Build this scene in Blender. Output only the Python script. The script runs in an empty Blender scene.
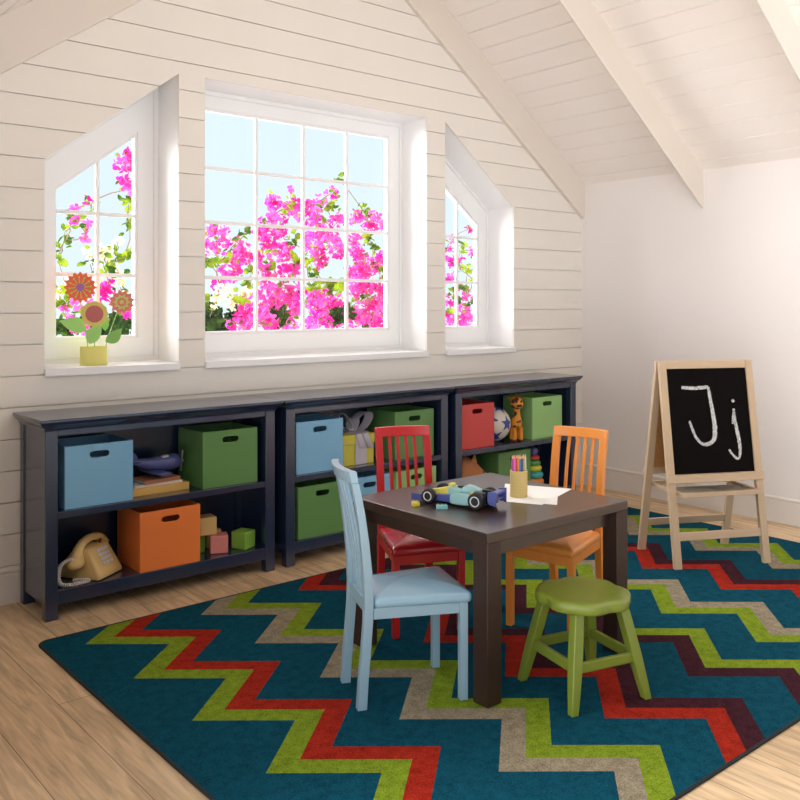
import bpy, math, random
from mathutils import Vector, Matrix
PI = math.pi
sc = bpy.context.scene
col = sc.collection
rnd = random.Random(11)

# ------------------------------------------------------------------ colours and materials
def lin(c):
    return tuple((x/255/12.92) if x/255 <= .04045 else ((x/255+.055)/1.055)**2.4 for x in c)

def mat(name, rgb, rough=.5, var=.06, scale=14, bump=0, bscale=120, coat=0, metal=0, spec=.5, stretch=None, sub=0):
    m = bpy.data.materials.new(name); m.use_nodes = True
    nt = m.node_tree; N = nt.nodes; L = nt.links
    b = N['Principled BSDF']
    c = lin(rgb)
    tc = N.new('ShaderNodeTexCoord'); mp = N.new('ShaderNodeMapping'); nz = N.new('ShaderNodeTexNoise')
    L.new(tc.outputs['Object'], mp.inputs[0]); L.new(mp.outputs[0], nz.inputs['Vector'])
    if stretch: mp.inputs['Scale'].default_value = stretch
    nz.inputs['Scale'].default_value = scale; nz.inputs['Detail'].default_value = 4
    mx = N.new('ShaderNodeMix'); mx.data_type = 'RGBA'
    mx.inputs[6].default_value = tuple(min(1, x*(1-var)) for x in c)+(1,)
    mx.inputs[7].default_value = tuple(min(1, x*(1+var)) for x in c)+(1,)
    L.new(nz.outputs['Fac'], mx.inputs[0]); L.new(mx.outputs[2], b.inputs['Base Color'])
    b.inputs['Roughness'].default_value = rough
    b.inputs['Coat Weight'].default_value = coat; b.inputs['Coat Roughness'].default_value = .22
    b.inputs['Metallic'].default_value = metal; b.inputs['Specular IOR Level'].default_value = spec
    if bump:
        n2 = N.new('ShaderNodeTexNoise'); n2.inputs['Scale'].default_value = bscale
        L.new(mp.outputs[0], n2.inputs['Vector'])
        bp = N.new('ShaderNodeBump'); bp.inputs['Strength'].default_value = bump; bp.inputs['Distance'].default_value = .003
        L.new(n2.outputs['Fac'], bp.inputs['Height']); L.new(bp.outputs[0], b.inputs['Normal'])
    if coat >= .7: b.inputs['Coat IOR'].default_value = 1.55
    return m

def wood(name, rgb, rough=.45, var=.16, along=0, coat=0, scale=9):
    st = [9, 9, 9]; st[along] = .7
    return mat(name, rgb, rough, var, scale, .12, 40, coat, stretch=tuple(st))

# ------------------------------------------------------------------ mesh builder
class MB:
    def __init__(s): s.v = []; s.f = []; s.mi = []; s.m = 0
    def add(s, vs, fs, M=None):
        o = len(s.v)
        s.v += [tuple(M @ Vector(p)) if M is not None else tuple(p) for p in vs]
        for f in fs: s.f.append([i+o for i in f]); s.mi.append(s.m)
        return s
    def box(s, x0, x1, y0, y1, z0, z1, M=None):
        return s.add([(x0,y0,z0),(x1,y0,z0),(x1,y1,z0),(x0,y1,z0),(x0,y0,z1),(x1,y0,z1),(x1,y1,z1),(x0,y1,z1)],
            [(3,2,1,0),(4,5,6,7),(0,1,5,4),(1,2,6,5),(2,3,7,6),(3,0,4,7)], M)
    def loft(s, rings, caps=True, M=None, closed=False):
        n = len(rings[0]); vs = [p for r in rings for p in r]; fs = []; R = len(rings)
        for i in range(R if closed else R-1):
            a = i*n; b = ((i+1) % R)*n
            for j in range(n):
                k = (j+1) % n; fs.append((a+j, a+k, b+k, b+j))
        if caps and not closed:
            fs.append(tuple(range(n-1, -1, -1))); fs.append(tuple(range((R-1)*n, R*n)))
        return s.add(vs, fs, M)
    def prism(s, poly, a, b, plane='xz', M=None):
        """extrude a 2-D polygon between a and b along the axis missing from plane"""
        def P(p, t):
            return {'xz': (p[0], t, p[1]), 'xy': (p[0], p[1], t), 'yz': (t, p[0], p[1])}[plane]
        return s.loft([[P(p, a) for p in poly], [P(p, b) for p in poly]], True, M)
    def ring(s, outer, inner, a, b, plane='xz'):
        def P(p, t):
            return {'xz': (p[0], t, p[1]), 'xy': (p[0], p[1], t), 'yz': (t, p[0], p[1])}[plane]
        return s.loft([[P(p, a) for p in outer], [P(p, b) for p in outer], [P(p, b) for p in inner], [P(p, a) for p in inner]], closed=True)
    def tube(s, pts, r, n=8, caps=True, M=None):
        pts = [Vector(p) for p in pts]; rings = []
        rr = r if isinstance(r, (list, tuple)) else [r]*len(pts)
        up = None
        for i, p in enumerate(pts):
            t = (pts[min(i+1, len(pts)-1)]-pts[max(i-1, 0)]).normalized()
            if up is None:
                up = Vector((0,0,1)) if abs(t.z) < .9 else Vector((1,0,0))
            a = t.cross(up).normalized(); up = a.cross(t).normalized()
            rings.append([tuple(p+(a*math.cos(2*PI*k/n)+up*math.sin(2*PI*k/n))*rr[i]) for k in range(n)])
        return s.loft(rings, caps, M)
    def lathe(s, prof, n=24, c=(0,0,0), M=None, caps=True):
        return s.loft([[(c[0]+r*math.cos(2*PI*k/n), c[1]+r*math.sin(2*PI*k/n), c[2]+z) for k in range(n)] for r, z in prof], caps, M)
    def ball(s, c, r, n=20, m=12, M=None):
        rx, ry, rz = r if isinstance(r, (tuple, list)) else (r, r, r)
        rings = []
        for i in range(m+1):
            t = PI*(i/m); q = max(math.sin(t), 1e-3)
            rings.append([(c[0]+rx*q*math.cos(2*PI*k/n), c[1]+ry*q*math.sin(2*PI*k/n), c[2]-rz*math.cos(t)) for k in range(n)])
        return s.loft(rings, True, M)
    def torus(s, c, R, r, n=28, m=12, squash=1.0):
        rings = []
        for i in range(n):
            a = 2*PI*i/n
            rings.append([(c[0]+(R+r*math.cos(2*PI*k/m))*math.cos(a), c[1]+(R+r*math.cos(2*PI*k/m))*math.sin(a), c[2]+r*squash*math.sin(2*PI*k/m)) for k in range(m)])
        return s.loft(rings, closed=True)
    def build(s, name, m, parent=None, loc=(0,0,0), rz=0, bevel=0, smooth=True, segs=2, angle=35):
        me = bpy.data.meshes.new(name); me.from_pydata(s.v, [], s.f)
        import bmesh
        bm = bmesh.new(); bm.from_mesh(me); bmesh.ops.recalc_face_normals(bm, faces=bm.faces); bm.to_mesh(me); bm.free()
        for q in (m if isinstance(m, list) else [m]): me.materials.append(q)
        for p, i in zip(me.polygons, s.mi): p.material_index = i
        if smooth:
            for p in me.polygons: p.use_smooth = True
            me.set_sharp_from_angle(angle=math.radians(angle))
        o = bpy.data.objects.new(name, me); col.objects.link(o)
        o.location = loc; o.rotation_euler = (0, 0, rz)
        if parent: o.parent = parent
        if bevel:
            b = o.modifiers.new('bevel', 'BEVEL'); b.width = bevel; b.segments = segs; b.limit_method = 'ANGLE'; b.angle_limit = math.radians(40)
            b.harden_normals = False
        return o

def tag(o, label=None, cat=None, group=None, kind=None):
    if label: o['label'] = label
    if cat: o['category'] = cat
    if group: o['group'] = group
    if kind: o['kind'] = kind
    return o
def thing(name, label, cat, loc=(0,0,0), rz=0, group=None, kind=None):
    o = bpy.data.objects.new(name, None); col.objects.link(o)
    o.location = loc; o.rotation_euler = (0, 0, rz); o.empty_display_size = .05
    return tag(o, label, cat, group, kind)
def struct(o, label=None):
    return tag(o, label, None, None, 'structure')
def rot(deg, axis='Z'): return Matrix.Rotation(math.radians(deg), 4, axis)
def move(x, y, z): return Matrix.Translation((x, y, z))
def rect_ring(w, d, z, c=(0,0)):
    return [(c[0]-w/2, c[1]-d/2, z), (c[0]+w/2, c[1]-d/2, z), (c[0]+w/2, c[1]+d/2, z), (c[0]-w/2, c[1]+d/2, z)]

# ------------------------------------------------------------------ convex polygon tools for the boarded wall
def clip(poly, a, b, keep_left=True):
    out = []; n = len(poly)
    def side(p):
        s = (b[0]-a[0])*(p[1]-a[1])-(b[1]-a[1])*(p[0]-a[0])
        return s if keep_left else -s
    for i in range(n):
        p, q = poly[i], poly[(i+1) % n]; sp, sq = side(p), side(q)
        if sp >= 0: out.append(p)
        if sp*sq < 0:
            t = sp/(sp-sq); out.append((p[0]+(q[0]-p[0])*t, p[1]+(q[1]-p[1])*t))
    ok = []
    for p in out:
        if not ok or math.hypot(p[0]-ok[-1][0], p[1]-ok[-1][1]) > 1e-5: ok.append(p)
    if len(ok) > 2 and math.hypot(ok[0][0]-ok[-1][0], ok[0][1]-ok[-1][1]) < 1e-5: ok.pop()
    return ok if len(ok) > 2 else []
def minus(poly, hole):              # hole counter-clockwise
    out = []; rest = poly
    for i in range(len(hole)):
        a, b = hole[i], hole[(i+1) % len(hole)]
        o = clip(rest, a, b, False)
        if o: out.append(o)
        rest = clip(rest, a, b, True)
        if not rest: break
    return out
def inset(poly, ds):                # ds: one distance per edge (counter-clockwise polygon), inwards positive
    n = len(poly); lines = []
    if not isinstance(ds, (list, tuple)): ds = [ds]*n
    for i in range(n):
        a, b = poly[i], poly[(i+1) % n]; l = math.hypot(b[0]-a[0], b[1]-a[1]); nx, ny = -(b[1]-a[1])/l, (b[0]-a[0])/l
        lines.append((a[0]+nx*ds[i], a[1]+ny*ds[i], b[0]-a[0], b[1]-a[1]))
    out = []
    for i in range(n):
        x1, y1, u1, v1 = lines[i-1]; x2, y2, u2, v2 = lines[i]
        d = u1*v2-v1*u2; t = ((x2-x1)*v2-(y2-y1)*u2)/d
        out.append((x1+u1*t, y1+v1*t))
    return out

# ------------------------------------------------------------------ materials
M_WALL = mat('painted_boards', (243,236,226), .55, .02, 3)
M_PLASTER = mat('painted_plaster', (247,240,236), .8, .015, 2, .03, 200)
M_CEIL = mat('painted_ceiling_boards', (252,243,236), .6, .02, 3)
M_BEAM = mat('painted_beam', (232,221,209), .6, .02, 3)
M_WHITE = mat('white_gloss_paint', (252,250,249), .35, .01, 4)
M_BASE = mat('baseboard_paint', (236,229,222), .45, .01, 4)
M_NAVY = mat('navy_lacquer', (35,47,74), .25, .06, 5, coat=.7)
M_TABLE = wood('espresso_wood', (50,32,24), .32, .14, 0, .5)
M_TABLELEG = wood('espresso_wood_leg', (52,32,24), .45, .14, 2, .0)
M_BLUE = mat('pale_blue_lacquer', (152,182,200), .33, .03, 6, coat=.3)
M_RED = mat('red_lacquer', (198,32,34), .33, .04, 6, coat=.3)
M_ORANGE = wood('honey_orange_wood', (238,146,56), .36, .07, 2, .3, 5)
M_STOOL = mat('olive_green_lacquer', (126,140,48), .36, .05, 6, coat=.25)
M_BEECH = wood('beech_wood', (206,178,146), .5, .10, 2)
M_BEECHX = wood('beech_wood_rail', (206,178,146), .5, .10, 0)

def glass_mat():
    m = bpy.data.materials.new('window_glass'); m.use_nodes = True
    nt = m.node_tree; N = nt.nodes; L = nt.links; N.clear()
    out = N.new('ShaderNodeOutputMaterial'); mx = N.new('ShaderNodeMixShader'); tr = N.new('ShaderNodeBsdfTransparent')
    gl = N.new('ShaderNodeBsdfGlossy'); gl.inputs['Roughness'].default_value = .02
    fr = N.new('ShaderNodeFresnel'); fr.inputs['IOR'].default_value = 1.2
    L.new(fr.outputs[0], mx.inputs[0]); L.new(tr.outputs[0], mx.inputs[1]); L.new(gl.outputs[0], mx.inputs[2]); L.new(mx.outputs[0], out.inputs[0])
    return m
M_GLASS = glass_mat()

def floor_mat():
    m = bpy.data.materials.new('oak_planks'); m.use_nodes = True
    nt = m.node_tree; N = nt.nodes; L = nt.links; b = N['Principled BSDF']
    tc = N.new('ShaderNodeTexCoord'); sp = N.new('ShaderNodeSeparateXYZ'); cb = N.new('ShaderNodeCombineXYZ')
    L.new(tc.outputs['Object'], sp.inputs[0])
    L.new(sp.outputs['Y'], cb.inputs['X']); L.new(sp.outputs['X'], cb.inputs['Y'])
    br = N.new('ShaderNodeTexBrick'); L.new(cb.outputs[0], br.inputs['Vector'])
    br.inputs['Scale'].default_value = 1; br.inputs['Brick Width'].default_value = 1.45; br.inputs['Row Height'].default_value = .2
    br.inputs['Mortar Size'].default_value = .0016; br.inputs['Mortar Smooth'].default_value = .3; br.inputs['Bias'].default_value = 0
    br.inputs['Color1'].default_value = lin((236,206,166))+(1,); br.inputs['Color2'].default_value = lin((220,188,146))+(1,)
    br.inputs['Mortar'].default_value = lin((140,108,80))+(1,)
    mp = N.new('ShaderNodeMapping'); mp.inputs['Scale'].default_value = (13, 1.1, 1); L.new(tc.outputs['Object'], mp.inputs[0])
    n1 = N.new('ShaderNodeTexNoise'); n1.inputs['Scale'].default_value = 3.2; n1.inputs['Detail'].default_value = 7; n1.inputs['Distortion'].default_value = .9
    L.new(mp.outputs[0], n1.inputs['Vector'])
    cr = N.new('ShaderNodeValToRGB'); cr.color_ramp.elements[0].position = .36; cr.color_ramp.elements[1].position = .66
    cr.color_ramp.elements[0].color = (.62,.57,.52,1); cr.color_ramp.elements[1].color = (1.06,1.05,1.04,1)
    L.new(n1.outputs['Fac'], cr.inputs[0])
    mx = N.new('ShaderNodeMix'); mx.data_type = 'RGBA'; mx.blend_type = 'MULTIPLY'; mx.inputs[0].default_value = .85
    L.new(br.outputs['Color'], mx.inputs[6]); L.new(cr.outputs[0], mx.inputs[7]); L.new(mx.outputs[2], b.inputs['Base Color'])
    b.inputs['Roughness'].default_value = .42
    bp = N.new('ShaderNodeBump'); bp.inputs['Strength'].default_value = .15; bp.inputs['Distance'].default_value = .002
    L.new(n1.outputs['Fac'], bp.inputs['Height']); L.new(bp.outputs[0], b.inputs['Normal'])
    return m

RX0, RX1, RY0, RY1 = 1.109, 4.728, 1.298, 3.474
def rug_mat():
    m = bpy.data.materials.new('zigzag_pile'); m.use_nodes = True
    nt = m.node_tree; N = nt.nodes; L = nt.links; b = N['Principled BSDF']
    tc = N.new('ShaderNodeTexCoord'); sp = N.new('ShaderNodeSeparateXYZ'); L.new(tc.outputs['Object'], sp.inputs[0])
    def mth(op, a, c=None):
        n = N.new('ShaderNodeMath'); n.operation = op
        for i, q in enumerate((a, c)):
            if q is None: continue
            if isinstance(q, (int, float)): n.inputs[i].default_value = q
            else: L.new(q, n.inputs[i])
        return n.outputs[0]
    cx, cy = (RX0+RX1)/2, (RY0+RY1)/2
    wx = mth('ADD', sp.outputs['X'], cx); wy = mth('ADD', sp.outputs['Y'], cy)
    # each band runs along y and swings .24 m sideways every .207 m
    # the weave runs very slightly askew
    ax = mth('SUBTRACT', wx, 1.26)
    gk = mth('MINIMUM', mth('MAXIMUM', mth('SUBTRACT', 1.3, mth('DIVIDE', ax, 2.9)), .3), 1)
    dr = mth('MULTIPLY', mth('MULTIPLY', mth('SUBTRACT', 3.33, wy), .03), gk)
    wy = mth('SUBTRACT', wy, mth('MULTIPLY', ax, .0085)); wx = mth('SUBTRACT', wx, dr)
    tri = mth('MULTIPLY', mth('PINGPONG', mth('SUBTRACT', wy, 2.9215-.412*6), .206), .239/.206)
    u = mth('SUBTRACT', mth('SUBTRACT', wx, 1.249), tri)
    k = mth('DIVIDE', u, .4840); kf = mth('FLOOR', k); fr = mth('MULTIPLY', mth('SUBTRACT', k, kf), .4840)
    teal = lin((18,74,92)); green = lin((126,148,40)); red = lin((162,44,30)); grey = lin((150,138,116)); purple = lin((66,34,42))
    def ramp(cols):
        r = N.new('ShaderNodeValToRGB'); r.color_ramp.interpolation = 'CONSTANT'
        els = r.color_ramp.elements
        for i, c in enumerate(cols):
            e = els[i] if i < 2 else els.new(i/8)
            e.position = i/8; e.color = c+(1,)
        L.new(mth('DIVIDE', mth('ADD', kf, .5), 8), r.inputs[0]); return r.outputs[0]
    c1 = ramp([green, grey, red, purple, green, red, grey]); c2 = ramp([red, green, purple, green, grey, purple, green])
    def mixc(f, a, c):
        n = N.new('ShaderNodeMix'); n.data_type = 'RGBA'; L.new(f, n.inputs[0])
        for i, q in ((6, a), (7, c)):
            if isinstance(q, tuple): n.inputs[i].default_value = q+(1,)
            else: L.new(q, n.inputs[i])
        return n.outputs[2]
    stripe = mixc(mth('GREATER_THAN', fr, .1125), c1, c2)
    inband = mth('MULTIPLY', mth('LESS_THAN', fr, .225), mth('MULTIPLY', mth('GREATER_THAN', k, 0), mth('LESS_THAN', k, 7)))
    base = mixc(inband, teal, stripe)
    nz = N.new('ShaderNodeTexNoise'); nz.inputs['Scale'].default_value = 210; nz.inputs['Detail'].default_value = 3; L.new(tc.outputs['Object'], nz.inputs['Vector'])
    n3 = N.new('ShaderNodeTexNoise'); n3.inputs['Scale'].default_value = 30; n3.inputs['Detail'].default_value = 5; L.new(tc.outputs['Object'], n3.inputs['Vector'])
    cr = N.new('ShaderNodeValToRGB'); cr.color_ramp.elements[0].position = .3; cr.color_ramp.elements[1].position = .7
    cr.color_ramp.elements[0].color = (.42,.42,.42,1); cr.color_ramp.elements[1].color = (1.42,1.42,1.42,1)
    L.new(mth('ADD', mth('MULTIPLY', nz.outputs['Fac'], .65), mth('MULTIPLY', n3.outputs['Fac'], .35)), cr.inputs[0])
    mu = N.new('ShaderNodeMix'); mu.data_type = 'RGBA'; mu.blend_type = 'MULTIPLY'; mu.inputs[0].default_value = 1
    L.new(base, mu.inputs[6]); L.new(cr.outputs[0], mu.inputs[7]); L.new(mu.outputs[2], b.inputs['Base Color'])
    b.inputs['Roughness'].default_value = .95; b.inputs['Specular IOR Level'].default_value = .03
    b.inputs['Sheen Weight'].default_value = .0
    bp = N.new('ShaderNodeBump'); bp.inputs['Strength'].default_value = .6; bp.inputs['Distance'].default_value = .004
    L.new(nz.outputs['Fac'], bp.inputs['Height']); L.new(bp.outputs[0], b.inputs['Normal'])
    return m

# ------------------------------------------------------------------ the room
YW, XR, ZK, SL = 4.011, 5.088, 2.145, .72       # window wall, right wall, knee height at the right wall, roof slope
XM = 2.847; XL = 2*XM-XR; ZR = ZK+SL*(XR-XM)
PITCH = .1365
def roof(x): return ZK+SL*(XR-x if x > XM else x-XL)

struct(MB().box(-1.2, XR+.1, -1.2, YW+.3, -.06, 0).build('floor', floor_mat()), 'light oak plank floor')

SILL = 1.008
WIN = [  # opening polygons on the wall, counter-clockwise in x,z
    [(1.322,.985),(1.965,.985),(1.965,2.424),(1.322,1.936)],
    [(2.107,.985),(3.597,.985),(3.597,2.427),(2.107,2.427)],
    [(3.752,.985),(4.376,.985),(4.376,1.936),(3.752,2.424)]]
gable = [(XL,0),(XR,0),(XR,ZK),(XM,ZR),(XL,ZK)]
bw = MB()
z0 = .846-PITCH*6 - PITCH
k = 0
while z0 + k*PITCH < ZR:
    a, b = z0+k*PITCH+.0027, z0+(k+1)*PITCH-.0027; k += 1
    a = max(a, 0)
    if b <= a: continue
    poly = [(XL,a),(XR,a),(XR,b),(XL,b)]
    for i in range(len(gable)):
        poly = clip(poly, gable[i], gable[(i+1) % len(gable)], True)
        if not poly: break
    if not poly: continue
    pieces = [poly]
    for h in WIN: pieces = [q for p in pieces for q in minus(p, h)]
    for p in pieces: bw.prism(p, YW, YW+.014)
pieces = [gable]
for h in WIN: pieces = [q for p in pieces for q in minus(p, inset(h, -.012))]
for p in pieces: bw.prism(p, YW+.013, YW+.22)
struct(bw.build('wall_back', M_WALL, smooth=False), 'cream shiplap gable wall with three windows')
struct(MB().box(XR, XR+.1, -1.2, YW+.22, 0, ZK+.2).build('wall_right', M_PLASTER, smooth=False), 'smooth off-white right knee wall')

struct(MB().box(XL-.1, XL, 2.25, YW+.22, 0, ZK+.02).build('wall_left', M_PLASTER, smooth=False), 'smooth off-white left knee wall')

cb = MB()
SQ = math.sqrt(1+SL*SL)
def slope_board(s0, s1, y0, y1, right, t0, t1):
    """a board on the roof slope: s measured horizontally from the knee wall, t = depth above the ceiling face"""
    P = []
    for t in (t0, t1):
        for s in (s0, s1):
            x = XR-s if right else XL+s
            P.append((x, roof(x)+t))
    q = [P[0], P[1], P[3], P[2]]
    cb.prism(q, y0, y1, 'xz')
CY0 = -1.2
for right in (True, False):
    s = -.045
    while s < XR-XM:
        a, b = max(s+.0038, 0), min(s+.1112-.0038, XR-XM)
        if b > a: slope_board(a, b, CY0, YW+.1, right, 0, .013)
        s += .1112
    slope_board(0, XR-XM, CY0, YW+.2, right, .012, .08)
struct(cb.build('ceiling', M_CEIL, smooth=False), 'sloping white board ceiling')

# rafters and the matching gable boards: .255 m deep
BD = .245
def beam(name, y0, y1, right, lab):
    xs = [XR, XM+.02] if right else [XL, XM-.02]
    poly = [(xs[0], roof(xs[0])-BD), (xs[1], roof(xs[1])-BD), (xs[1], roof(xs[1])+.004), (xs[0], roof(xs[0])+.004)]
    struct(MB().prism(poly, y0, y1).build(name, M_BEAM, bevel=.004, smooth=False), lab)
beam('trim_1', YW-.03, YW+.001, True, 'painted gable board along the right roof slope')
beam('trim_2', YW-.03, YW+.001, False, 'painted gable board along the left roof slope')
beam('trim_3', 3.045, 3.058, True, 'painted ceiling rafter ending on the right wall')
beam('trim_4', 2.085, 2.098, True, 'painted ceiling rafter at the upper right corner')

def baseboard(name, lab, along_x):
    prof = [(0,0),(.006,0),(.006,.128),(.004,.133),(.009,.137),(.009,.146),(.004,.153),(0,.156)]
    m = MB()
    if along_x: m.prism([(YW-p[0]+.0005, p[1]) for p in prof], XL, XR, 'yz')
    else: m.prism([(XR-p[0]+.0005, p[1]) for p in prof], -1.0, YW-.009, 'xz')
    struct(m.build(name, M_BASE, smooth=False), lab)
baseboard('baseboard_back', 'tall cream baseboard under the windows', True)
baseboard('baseboard_right', 'tall white baseboard along the right wall', False)

# windows
def window(n, op, lab, glass_in, vx, hz):
    w = thing('window_%d' % n, lab, None, (0,0,0), 0, None, 'structure')
    MB().ring(inset(op, -.011), op, YW+.0142, 4.31).build('reveal', M_WHITE, w, smooth=False)
    x0, x1 = op[0][0], op[1][0]
    MB().box(x0-.003, x1-.002, YW-.024, 4.24, .974, SILL).build('sill', M_WHITE, w, bevel=.003)
    fo = [(x, max(z, SILL)) for x, z in op]
    MB().ring(fo, inset(fo, .024), 4.238, 4.30).build('window_frame', M_WHITE, w, bevel=.002, smooth=False)
    so = inset(fo, .0242); si = inset(fo, [g-.013 for g in glass_in])
    MB().ring(so, si, 4.245, 4.292).build('sash', M_WHITE, w, bevel=.002, smooth=False)
    gi = inset(fo, glass_in)
    MB().ring(si, gi, 4.251, 4.286).build('glazing_bead', M_WHITE, w, bevel=.002, smooth=False)
    MB().prism(inset(fo, [g-.004 for g in glass_in]), 4.268, 4.272).build('pane', M_GLASS, w, smooth=False)
    zb = gi[0][1]
    def top(x):
        a, b = gi[3], gi[2]; return a[1]+(b[1]-a[1])*(x-a[0])/(b[0]-a[0])
    for x in vx:
        h = .0095
        MB().prism([(x-h, zb), (x+h, zb), (x+h, top(x+h)), (x-h, top(x-h))], 4.249, 4.267).build('muntin', M_WHITE, w, bevel=.0025, smooth=False)
    for z in hz:
        a, b = gi[0][0], gi[1][0]
        q = clip(clip([(a,z-.0095),(b,z-.0095),(b,z+.0095),(a,z+.0095)], gi[2], gi[3], True), gi[0], gi[1], True)
        MB().prism(q, 4.250, 4.2665).build('muntin', M_WHITE, w, bevel=.0025, smooth=False)
window(1, WIN[0], 'left side window with a sloping top', [.132,.121,.160,.133], [1.655], [1.736,1.437])
window(2, WIN[1], 'large square window with sixteen panes', [.140,.115,.105,.127], [2.547,2.859,3.171], [2.020,1.732,1.436])
window(3, WIN[2], 'right side window with a sloping top', [.137,.108,.152,.127], [4.084], [1.736,1.437])

# rug
def rug():
    r = thing('area_rug', 'large teal area rug with coloured zigzag bands under the table', 'rug', ((RX0+RX1)/2, (RY0+RY1)/2, 0))
    w, d = RX1-RX0, RY1-RY0
    def rr(w, d, rad, n=8):
        out = []
        for cx, cy, a0 in ((w/2-rad, d/2-rad, 0), (-w/2+rad, d/2-rad, 90), (-w/2+rad, -d/2+rad, 180), (w/2-rad, -d/2+rad, 270)):
            for i in range(n+1):
                a = math.radians(a0+90*i/n); out.append((cx+rad*math.cos(a), cy+rad*math.sin(a)))
        return out
    o, i = rr(w, d, .05), rr(w-.022, d-.022, .039)
    MB().prism(i, .0005, .006, 'xy').build('pile', rug_mat(), r, smooth=False)
    tag(MB().ring(o, i, .0005, .0068, 'xy').build('binding', mat('black_binding', (22,24,28), .8), r, bevel=.002), 'black stitched binding')
rug()
# ------------------------------------------------------------------ bookcases
def bookcase(x0, x1, lab):
    W = x1-x0; y0, y1 = 3.675, 3.999
    t = thing('bookcase', lab, 'bookcase', ((x0+x1)/2, (y0+y1)/2, 0), 0, 'navy bookcases under the windows')
    h = W/2; f, b = -(y1-y0)/2, (y1-y0)/2
    m = MB().box(-h-.029, h+.029, f-.033, b+.009, .812, .826)
    m.build('top', M_NAVY, t, bevel=.003)
    c = MB(); rings = []
    for o, z in ((.002,.778),(.004,.786),(.012,.795),(.022,.803),(.026,.8122)):
        rings.append([(-h-o, f-o, z), (h+o, f-o, z), (h+o, b, z), (-h-o, b, z)])
    c.loft(rings).build('cornice', M_NAVY, t, angle=20)
    for sx in (-1, 1):
        for (ya, yb) in ((f, f+.045), (b-.045, b)):
            xa, xb = (-h, -h+.052) if sx < 0 else (h-.052, h)
            MB().box(xa, xb, ya, yb, 0, .7785).build('leg', M_NAVY, t, bevel=.004)
        xa, xb = (-h+.006, -h+.026) if sx < 0 else (h-.026, h-.006)
        MB().box(xa, xb, f+.0452, b-.0452, .06, .7785).build('side_panel', M_NAVY, t, smooth=False)
    i = h-.0522
    MB().box(-i, i, f+.004, f+.024, .752, .7785).build('front_rail', M_NAVY, t, bevel=.002)
    def board(z0, z1, name):
        pl = [(-i, f+.004), (i, f+.004), (i, f+.0455), (h-.0263, f+.0455), (h-.0263, b-.0455), (i, b-.0455), (i, b-.012), (-i, b-.012), (-i, b-.0455), (-h+.0263, b-.0455), (-h+.0263, f+.0455), (-i, f+.0455)]
        MB().prism(pl, z0, z1, 'xy').build(name, M_NAVY, t, bevel=.002)
    board(.411, .440, 'shelf')
    board(.060, .118, 'bottom_shelf')
    MB().box(-i, i, b-.0115, b-.004, .06, .7785).build('back_panel', M_NAVY, t, smooth=False)
    return t
bookcase(1.214, 2.306, 'navy two-shelf bookcase at the left, holding the telephone and the orange bin')
bookcase(2.370, 3.460, 'navy two-shelf bookcase in the middle, behind the red chair')
bookcase(3.520, 4.606, 'navy two-shelf bookcase at the right, holding the ball and giraffe')

# ------------------------------------------------------------------ storage bins with a handle slot
BINM = {}
def binmat(rgb):
    if rgb not in BINM: BINM[rgb] = mat('bin_board_%d' % len(BINM), rgb, .38, .03, 5, coat=.15)
    return BINM[rgb]
def storage_bin(x0, x1, y0, z, rgb, lab, dep=.25, rz=0):
    w = x1-x0; H = .262; th = .007
    t = thing('storage_bin', lab, 'storage bin', ((x0+x1)/2, y0+dep/2, z+.0003), math.radians(rz), 'open storage bins on the bookcase shelves')
    m = MB(); mt = binmat(rgb)
    m.box(-w/2+th, w/2-th, -dep/2+th, dep/2-th, .002, .010)
    m.box(-w/2, -w/2+th, -dep/2+th, dep/2-th, 0, H)
    m.box(w/2-th, w/2, -dep/2+th, dep/2-th, 0, H)
    m.box(-w/2, w/2, dep/2-th, dep/2, 0, H)
    m.build('bin_body', mt, t, bevel=.0012)
    # front panel with a stadium shaped hole
    cz = H-.044; hw, hr = .029, .0135
    n = 48; angs = sorted(set([2*PI*i/n for i in range(n)]+[math.atan2(a-cz, b) % (2*PI) for a in (0, H) for b in (-w/2, w/2)]))
    def hole(a):
        dx, dz = math.cos(a), math.sin(a)
        if abs(dx)*hr <= abs(dz)*hw: s = hr/abs(dz); return (dx*s, cz+dz*s)
        c = math.copysign(hw, dx); bq = dx*c; s = bq+math.sqrt(max(bq*bq-(hw*hw-hr*hr), 0)); return (dx*s, cz+dz*s)
    def edge(a):
        dx, dz = math.cos(a), math.sin(a); s = 9
        if abs(dx) > 1e-9: s = min(s, (w/2)/abs(dx))
        if dz > 1e-9: s = min(s, (H-cz)/dz)
        if dz < -1e-9: s = min(s, cz/-dz)
        return (dx*s, cz+dz*s)
    MB().ring([edge(a) for a in angs], [hole(a) for a in angs], -dep/2, -dep/2+th, 'xz').build('front_panel', mt, t, bevel=.0012)
    return t
BLUE, GREEN, LGREEN, ORG, REDB = (130,186,222), (98,144,80), (152,200,124), (246,134,66), (214,70,68)
S1, S0 = .440, .118
storage_bin(1.301, 1.597, 3.700, S1, BLUE, 'pale blue storage bin on the top shelf of the left bookcase')
storage_bin(1.934, 2.224, 3.703, S1, GREEN, 'green storage bin on the top shelf beside the toy airplane')
storage_bin(1.622, 1.911, 3.684, S0, ORG, 'orange storage bin on the bottom shelf beside the telephone')
storage_bin(2.450, 2.740, 3.708, S1, BLUE, 'pale blue storage bin left of the yellow gift box')
storage_bin(2.450, 2.745, 3.690, S0, GREEN, 'green storage bin on the bottom shelf behind the blue chair')
storage_bin(2.757, 3.050, 3.690, S0, BLUE, 'pale blue storage bin on the bottom shelf below the gift box')
storage_bin(3.094, 3.380, 3.710, S1, GREEN, 'green storage bin on the top shelf behind the red chair')
storage_bin(3.086, 3.380, 3.690, S0, LGREEN, 'light green storage bin on the bottom shelf behind the red chair')
storage_bin(3.590, 3.875, 3.712, S1, REDB, 'red storage bin on the top shelf left of the ball')
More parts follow.
